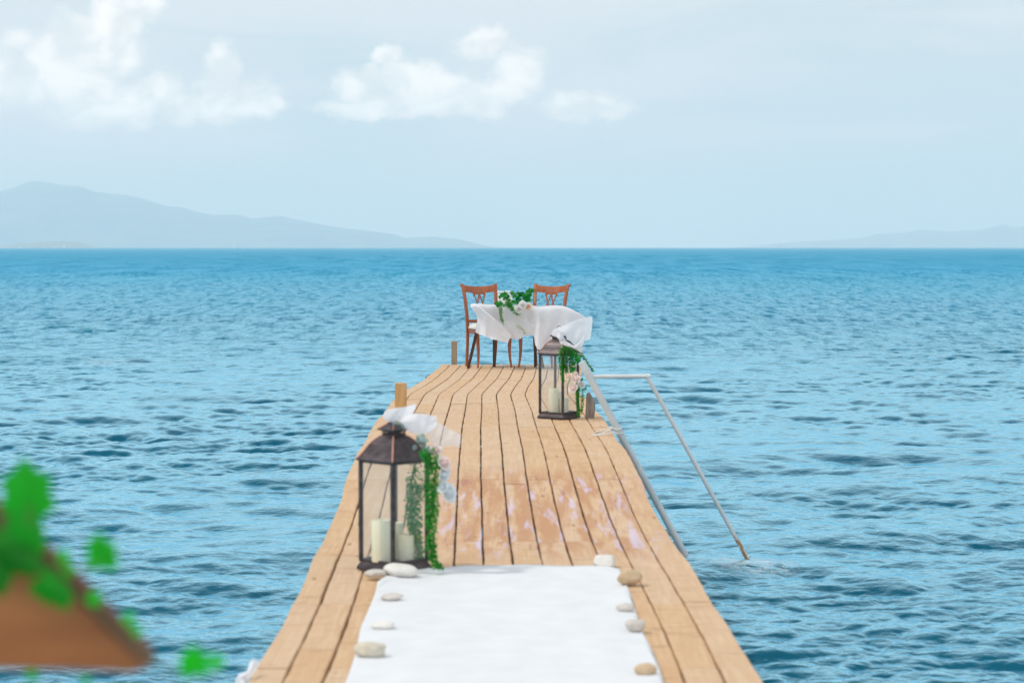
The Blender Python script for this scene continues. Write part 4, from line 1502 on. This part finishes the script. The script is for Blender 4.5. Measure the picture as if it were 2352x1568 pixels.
# ------------------------------------------------------------------ table
TY = 24.88
tz = deckZ(TY)
te = empty('dining_table', (-.06, TY, tz), 0, 'small dark table under the wind-blown white cloth at the pier end', 'table')
mb = MB(); mb.box((0, 0, .712), (.76, .40, .024)); mb.build('tabletop', M_DARKWOOD, te, bevel=.004)
for (xt, yt, xb, yb_) in ((-.285, -.12, -.452, .0), (.285, -.12, .425, .0), (-.145, .19, -.150, .25), (.335, .19, .335, .25)):
    mb = MB()
    mb.loft([ring(xt + (xb - xt) * v, yt + (yb_ - yt) * v, .700 * (1 - v), .044 - .010 * v, .044 - .010 * v) for v in np.linspace(0, 1, 8)])
    mb.build('leg', M_DARKWOOD, te, bevel=.003)

# ------------------------------------------------------------------ tablecloth
mb = MB()
YC = 24.62
top_c = [(545, 448), (620, 420), (720, 430), (830, 432), (950, 440), (1100, 440), (1240, 438), (1310, 445), (1400, 458), (1500, 452), (1600, 449), (1700, 458), (1780, 485), (1900, 545), (1985, 600)]
bak = [(x, y + 2, .50) if x < 1400 else (x, y + 1, .50 - .45 * min((x - 1400) / 500, 1)) for x, y in top_c]
fr_ = [(x, y + 10 + (0 if x < 1350 else 8), 0.02) for x, y in top_c]
mid_c = [(600, 590, .03), (680, 620, .05), (760, 640, .02), (850, 650, .05), (950, 660, .02), (1090, 665, .06), (1190, 650, .02), (1300, 655, .06), (1385, 690, -.02), (1440, 700, .03), (1530, 690, .0), (1640, 690, .05), (1760, 690, .02), (1880, 720, .06), (1985, 760, .03)]
bot_c = [(640, 690, .04), (700, 740, .08), (780, 790, .02), (870, 830, .08), (960, 855, .02), (1040, 868, .08), (1100, 882, .03), (1160, 868, .05), (1210, 838, .10), (1315, 832, .06), (1345, 955, -.03), (1400, 1012, .0), (1500, 930, .06), (1650, 890, .02), (1800, 880, .08), (1960, 875, .03)]
patch(mb, Z1, YC, [bak, fr_, mid_c, bot_c], nu=130, nv=44, wr=.010, seed=21,
      fold=lambda u, v: .022 * math.sin(u * 34 + v * 2.5) * v * v - .035 * math.exp(-((u - .60) / .03) ** 2) * min(v * 2, 1) - .05 * v * math.exp(-((u - .80) / .12) ** 2))
# left flap thrown forward by the wind, with its rolled upper edge
roll = []
crv = spline([(522, 455, -.02), (575, 440, -.05), (640, 470, -.07), (720, 540, -.09), (810, 610, -.10), (900, 690, -.11), (975, 770, -.10), (1033, 832, -.08)], 50)
for k in range(9):
    th = -.4 + k / 8 * 3.6
    roll.append([P(*Z1(c_.x - 20 * math.sin(th) * (1 - i / 60) * .5, c_.y + (14 - 34 * math.sin(th) * .9) * (1 - i / 75)), YC - .06 + c_.z + .045 * math.cos(th) * (1 - i / 80)) for i, c_ in enumerate(crv)])
mb.grid(roll)
hem = [(578, 790, -.02), (600, 800, -.03), (622, 812, -.02), (650, 820, -.03), (675, 832, -.05), (705, 842, -.06), (735, 852, -.05), (770, 868, -.06), (800, 880, -.08), (830, 884, -.09), (860, 892, -.08), (900, 905, -.08), (935, 910, -.1), (965, 918, -.1), (990, 928, -.1)]
patch(mb, Z1, YC - .02, [[(c_.x, c_.y + 12, c_.z) for c_ in crv],
                   [(600, 600, .03), (650, 620, .03), (720, 670, -.02), (790, 730, -.05), (860, 790, -.04), (930, 840, -.05), (1012, 880, -.08)],
                   hem], nu=70, nv=30, wr=.012, seed=31, fold=lambda u, v: .018 * math.sin(u * 15 + 1) * v)
cloth = mb.build('tablecloth', M_CLOTH, smooth=True, origin=(-.06, TY, tz + .74))
tag(cloth, 'white scalloped tablecloth blown sideways by the wind over the table', 'tablecloth')

# ------------------------------------------------------------------ things on the table
bx = P(*Z1(958, 345), 25.05)
e = empty('keepsake_box', (bx.x, 25.05, tz + .742), R(6), 'white whitewashed box standing on the table behind the flowers', 'box')
sz = 25.05 / FD * .18
wbx = 178 * sz
htop = P(*Z1(958, 262), 25.05).z - (tz + .742)
mb = MB(); mb.box((0, 0, htop * .42), (wbx, .12, htop * .84)); mb.build('body', M_PAPER, e, bevel=.004)
mb = MB(); mb.box((0, 0, htop * .93), (wbx + .012, .13, htop * .12)); mb.build('lid', M_PAPER, e, bevel=.004)

g = random.Random(77)
YQ = 24.42
be = plant_root('table_bouquet', P(*Z1(1080, 380), YQ), 'ivy bouquet with white and peach roses spilling over the table front', 'bouquet')
iv = MB()
for (x, y, cnt, sp, L) in ((1280, 260, 5, .025, .046), (1250, 320, 7, .03, .045), (1215, 360, 7, .03, .048), (1260, 375, 4, .02, .042), (1130, 310, 9, .035, .042), (1060, 300, 8, .03, .042),
                           (1180, 310, 8, .03, .042), (940, 310, 7, .025, .042), (980, 350, 8, .03, .04), (900, 340, 4, .02, .035), (880, 420, 9, .03, .034), (850, 440, 4, .014, .036), (1120, 370, 8, .03, .042), (1030, 430, 9, .035, .035),
                           (1190, 390, 7, .025, .042), (1290, 285, 3, .015, .040), (1000, 400, 8, .035, .034), (1110, 420, 6, .03, .034)):
    c = P(*Z1(x, y), YQ + .06)
    for _ in range(int(cnt * 1.8)):
        q = c + rvec(g) * sp * 1.15 * g.random() ** .5
        add_ivy(iv, q, rvec(g) + Vector((0, 0, .1)), rvec(g) * .5 + Vector((0, -1, .5)), L * g.uniform(.75, 1.15), g)
fe_, st_, pl_ = MB(), MB(), MB()
def ps(L_, dy=0): return [P(*Z1(x, y), YQ + dy) for x, y in L_]
strand(fe_, st_, ps([(900, 400), (895, 480), (905, 560), (912, 620), (930, 660)], -.03), .026, 420, .014, g)
strand(fe_, st_, ps([(985, 400), (1020, 460), (1060, 500), (1100, 530), (1130, 555)], -.02), .030, 420, .015, g, taper=False)
strand(fe_, st_, ps([(860, 400), (900, 430), (980, 440), (1060, 440)], 0), .030, 330, .015, g, taper=False)
strand(pl_, st_, ps([(880, 480), (900, 580), (930, 660), (945, 700)], -.045), .018, 110, .012, g)
strand(pl_, st_, ps([(1100, 700), (1150, 725), (1190, 760), (1210, 810)], -.06), .016, 120, .012, g)
strand(pl_, st_, ps([(960, 370), (1010, 400), (1060, 420)], -.02), .02, 60, .014, g)
strand(pl_, st_, ps([(1000, 350), (1120, 270), (1140, 275)], -.0), .012, 30, .012, g)
localise(be, iv.build('ivy_leaves', M_IVY), fe_.build('trailing_foliage', M_FERN), st_.build('stems', M_STEM), pl_.build('pale_sprigs', M_PALE))
for i, (x, y, r_, mt, fx_, fz_) in enumerate(((1182, 437, .042, M_ROSE_W, .1, .4), (1132, 492, .044, M_ROSE_W, .0, .0), (1252, 462, .042, M_ROSE_A, .2, -.1), (1180, 400, .022, M_ROSE_B, 0, .6))):
    localise(be, rose(be, P(*Z1(x, y), YQ - .05 + .01 * i), r_, mt, Vector((fx_, -1, fz_)), 300 + i))
mb = MB()
patch(mb, Z1, 24.47, [[(962, 440, .0), (1040, 520, -.03), (1120, 560, -.04), (1220, 620, -.04), (1330, 680, 0)],
                   [(955, 540, 0), (1010, 620, -.04), (1100, 680, -.06), (1210, 710, -.05), (1325, 720, 0)],
                   [(960, 640, 0), (1000, 720, -.02), (1080, 790, -.05), (1200, 815, -.04), (1300, 800, 0)]], nu=50, nv=26, wr=.02, seed=6)
nt = mb.build('veil_netting', M_NET, be, smooth=True)
localise(be, nt)
# gold sprig twisted on the right chair stile is part of the bouquet ribbons
mb = MB()
mb.tube([P(*Z1(1338 + 14 * math.sin(i * 1.3), 290 + i * 8), 25.16) for i in range(17)], .0022, 5)
mb.build('gold_tie', simple('gold_tie', (.62, .42, .18), (.7, .5, .25), .4)).name = 'gold_tie'
tag(bpy.data.objects['gold_tie'], 'thin golden tie wound on the left stile of the right chair', 'ribbon')

# ------------------------------------------------------------------ white fabric caught on the left edge, close by
mb = MB()
ze = zc(560, 1560, .06822)
Yw = 6.95
patch(mb, ze, Yw, [[(180, 1600, 0), (330, 1250, .0), (620, 1120, .0), (760, 760, .02), (900, 690, .05)],
                   [(300, 1640, -.02), (430, 1350, -.03), (660, 1230, -.03), (860, 900, -.01), (1000, 760, .04)],
                   [(520, 1700, 0), (640, 1500, .0), (760, 1330, .0), (960, 1080, .02), (1080, 850, .05)]], nu=40, nv=16, wr=.012, seed=4)
patch(mb, ze, Yw - .1, [[(120, 1700, 0), (260, 1480, 0), (420, 1400, 0), (560, 1500, 0)], [(60, 2200, -.03), (240, 2200, -.05), (420, 2200, -.03), (600, 2200, 0)]], nu=20, nv=16, wr=.012, seed=5)
o = mb.build('fabric_scrap', M_CLOTH, smooth=True)
tag(o, 'bunched white fabric hanging over the left edge of the pier in the lower foreground', 'fabric')

# ------------------------------------------------------------------ close wooden frame with ivy, lower left
YL = 2.2
we = empty('arbour', (-.60, YL + .05, 0), 0, 'blurred brown timber gable corner reaching in at the lower left', 'arbour')
wo_ = Vector(we.location)
def slab(prof, y0, th, name, material, bev):
    mb = MB()
    fr = [P(x, y, y0) for x, y in prof]
    k_ = (y0 + th) / y0
    bk = [Vector((p_.x, y0 + th, p_.z)) for p_ in fr]
    mb.loft([fr, bk])
    o = mb.build(name, material, we, bevel=bev)
    o.location = -wo_
slab([(-160, 1535), (150, 1538), (300, 1545), (345, 1530), (352, 1508), (235, 1395), (150, 1290), (0, 1170), (-160, 1040)], YL + .012, .022, 'gable_board', M_BOARD, .004)
slab([(-150, 1030), (0, 1165), (120, 1270), (200, 1345), (270, 1420), (345, 1492), (352, 1520), (330, 1530), (235, 1440), (150, 1350), (60, 1275), (0, 1235), (-150, 1115)], YL - .012, .024, 'sloping_rail', M_TRIM, .005)
mb = MB(); pb = P(-150, 1500, YL + .04)
mb.box((pb.x, YL + .05, (pb.z + .22) / 2), (.05, .03, pb.z + .22)); mb.build('upright', M_TRIM, we, bevel=.004).location = -wo_
mb = MB(); mb.box((pb.x, YL + .05, .012), (.22, .22, .024)); mb.build('foot', M_TRIM, we, bevel=.004).location = -wo_

ie = plant_root('ivy_vine', P(60, 1200, YL - .03), 'blurred bright green ivy climbing over the brown timber in the lower left', 'vine')
g = random.Random(12)
near = MB(); nst = MB()
def nl(x, y, L, rot, tint, dy=-.03, tilt=.25):
    p_ = P(x, y, YL + dy)
    Lm = L * (YL / FD)
    d_ = Vector((math.sin(rot), 0, math.cos(rot)))
    n_ = Vector((g.uniform(-tilt, tilt), -1, g.uniform(0, tilt)))
    dd = d_.normalized(); s = dd.cross(n_).normalized(); nn = s.cross(dd)
    near.tint = tint
    vs = [p_ + dd * Lm * .34 + nn * Lm * .04]
    fat = [(0, 0), (-.26, -.10), (-.50, .08), (-.40, .32), (-.44, .60), (-.22, .72), (0, .98), (.22, .72), (.44, .60), (.40, .32), (.50, .08), (.26, -.10)]
    for (u, v) in fat:
        vs.append(p_ + s * u * Lm + dd * v * Lm - nn * (abs(u) * .25) * Lm)
    near.add(vs, [(0, i + 1, (i + 1) % 12 + 1) for i in range(12)])
for (x, y, L, rot, tn) in ((62, 1178, 132, -.05, .50), (50, 1180, 92, 2.9, .4), (80, 1235, 44, 2.7, .4), (8, 1262, 82, 2.3, .08), (-20, 1300, 80, 2.8, .05), (45, 1285, 66, 2.0, .15),
                           (88, 1330, 82, 2.3, .5), (128, 1352, 60, 2.6, .45), (232, 1304, 86, -.05, .75), (210, 1258, 46, .9, .7), (262, 1280, 40, -1.3, .7), (448, 1548, 74, -.1, .95), (482, 1520, 40, 1.5, .9),
                           (140, 1290, 36, .4, .9), (152, 1318, 30, .7, .9), (212, 1388, 40, .2, 1.), (288, 1430, 34, .6, .95), (305, 1452, 28, 1.2, .95), (70, 1540, 30, 3.0, .8), (195, 1553, 30, 3.1, .6), (-40, 1250, 90, 1.6, .2)):
    nl(x, y, L, rot, tn)
def nstem(pts): nst.tube([P(x, y, YL + dy) for x, y, dy in pts], .0011, 5)
nstem([(-120, 1100, 0), (-20, 1190, -.02), (60, 1250, -.025), (120, 1320, -.025), (215, 1395, -.02), (330, 1500, -.02), (400, 1540, -.02), (450, 1540, -.03)])
nstem([(60, 1250, -.02), (70, 1200, -.03), (62, 1140, -.03)])
nstem([(120, 1320, -.02), (180, 1310, -.03), (235, 1290, -.03)])
localise(ie, near.build('ivy_leaves', M_FOLI), nst.build('stem', M_STEM))

print('OBJECTS', len(bpy.data.objects))
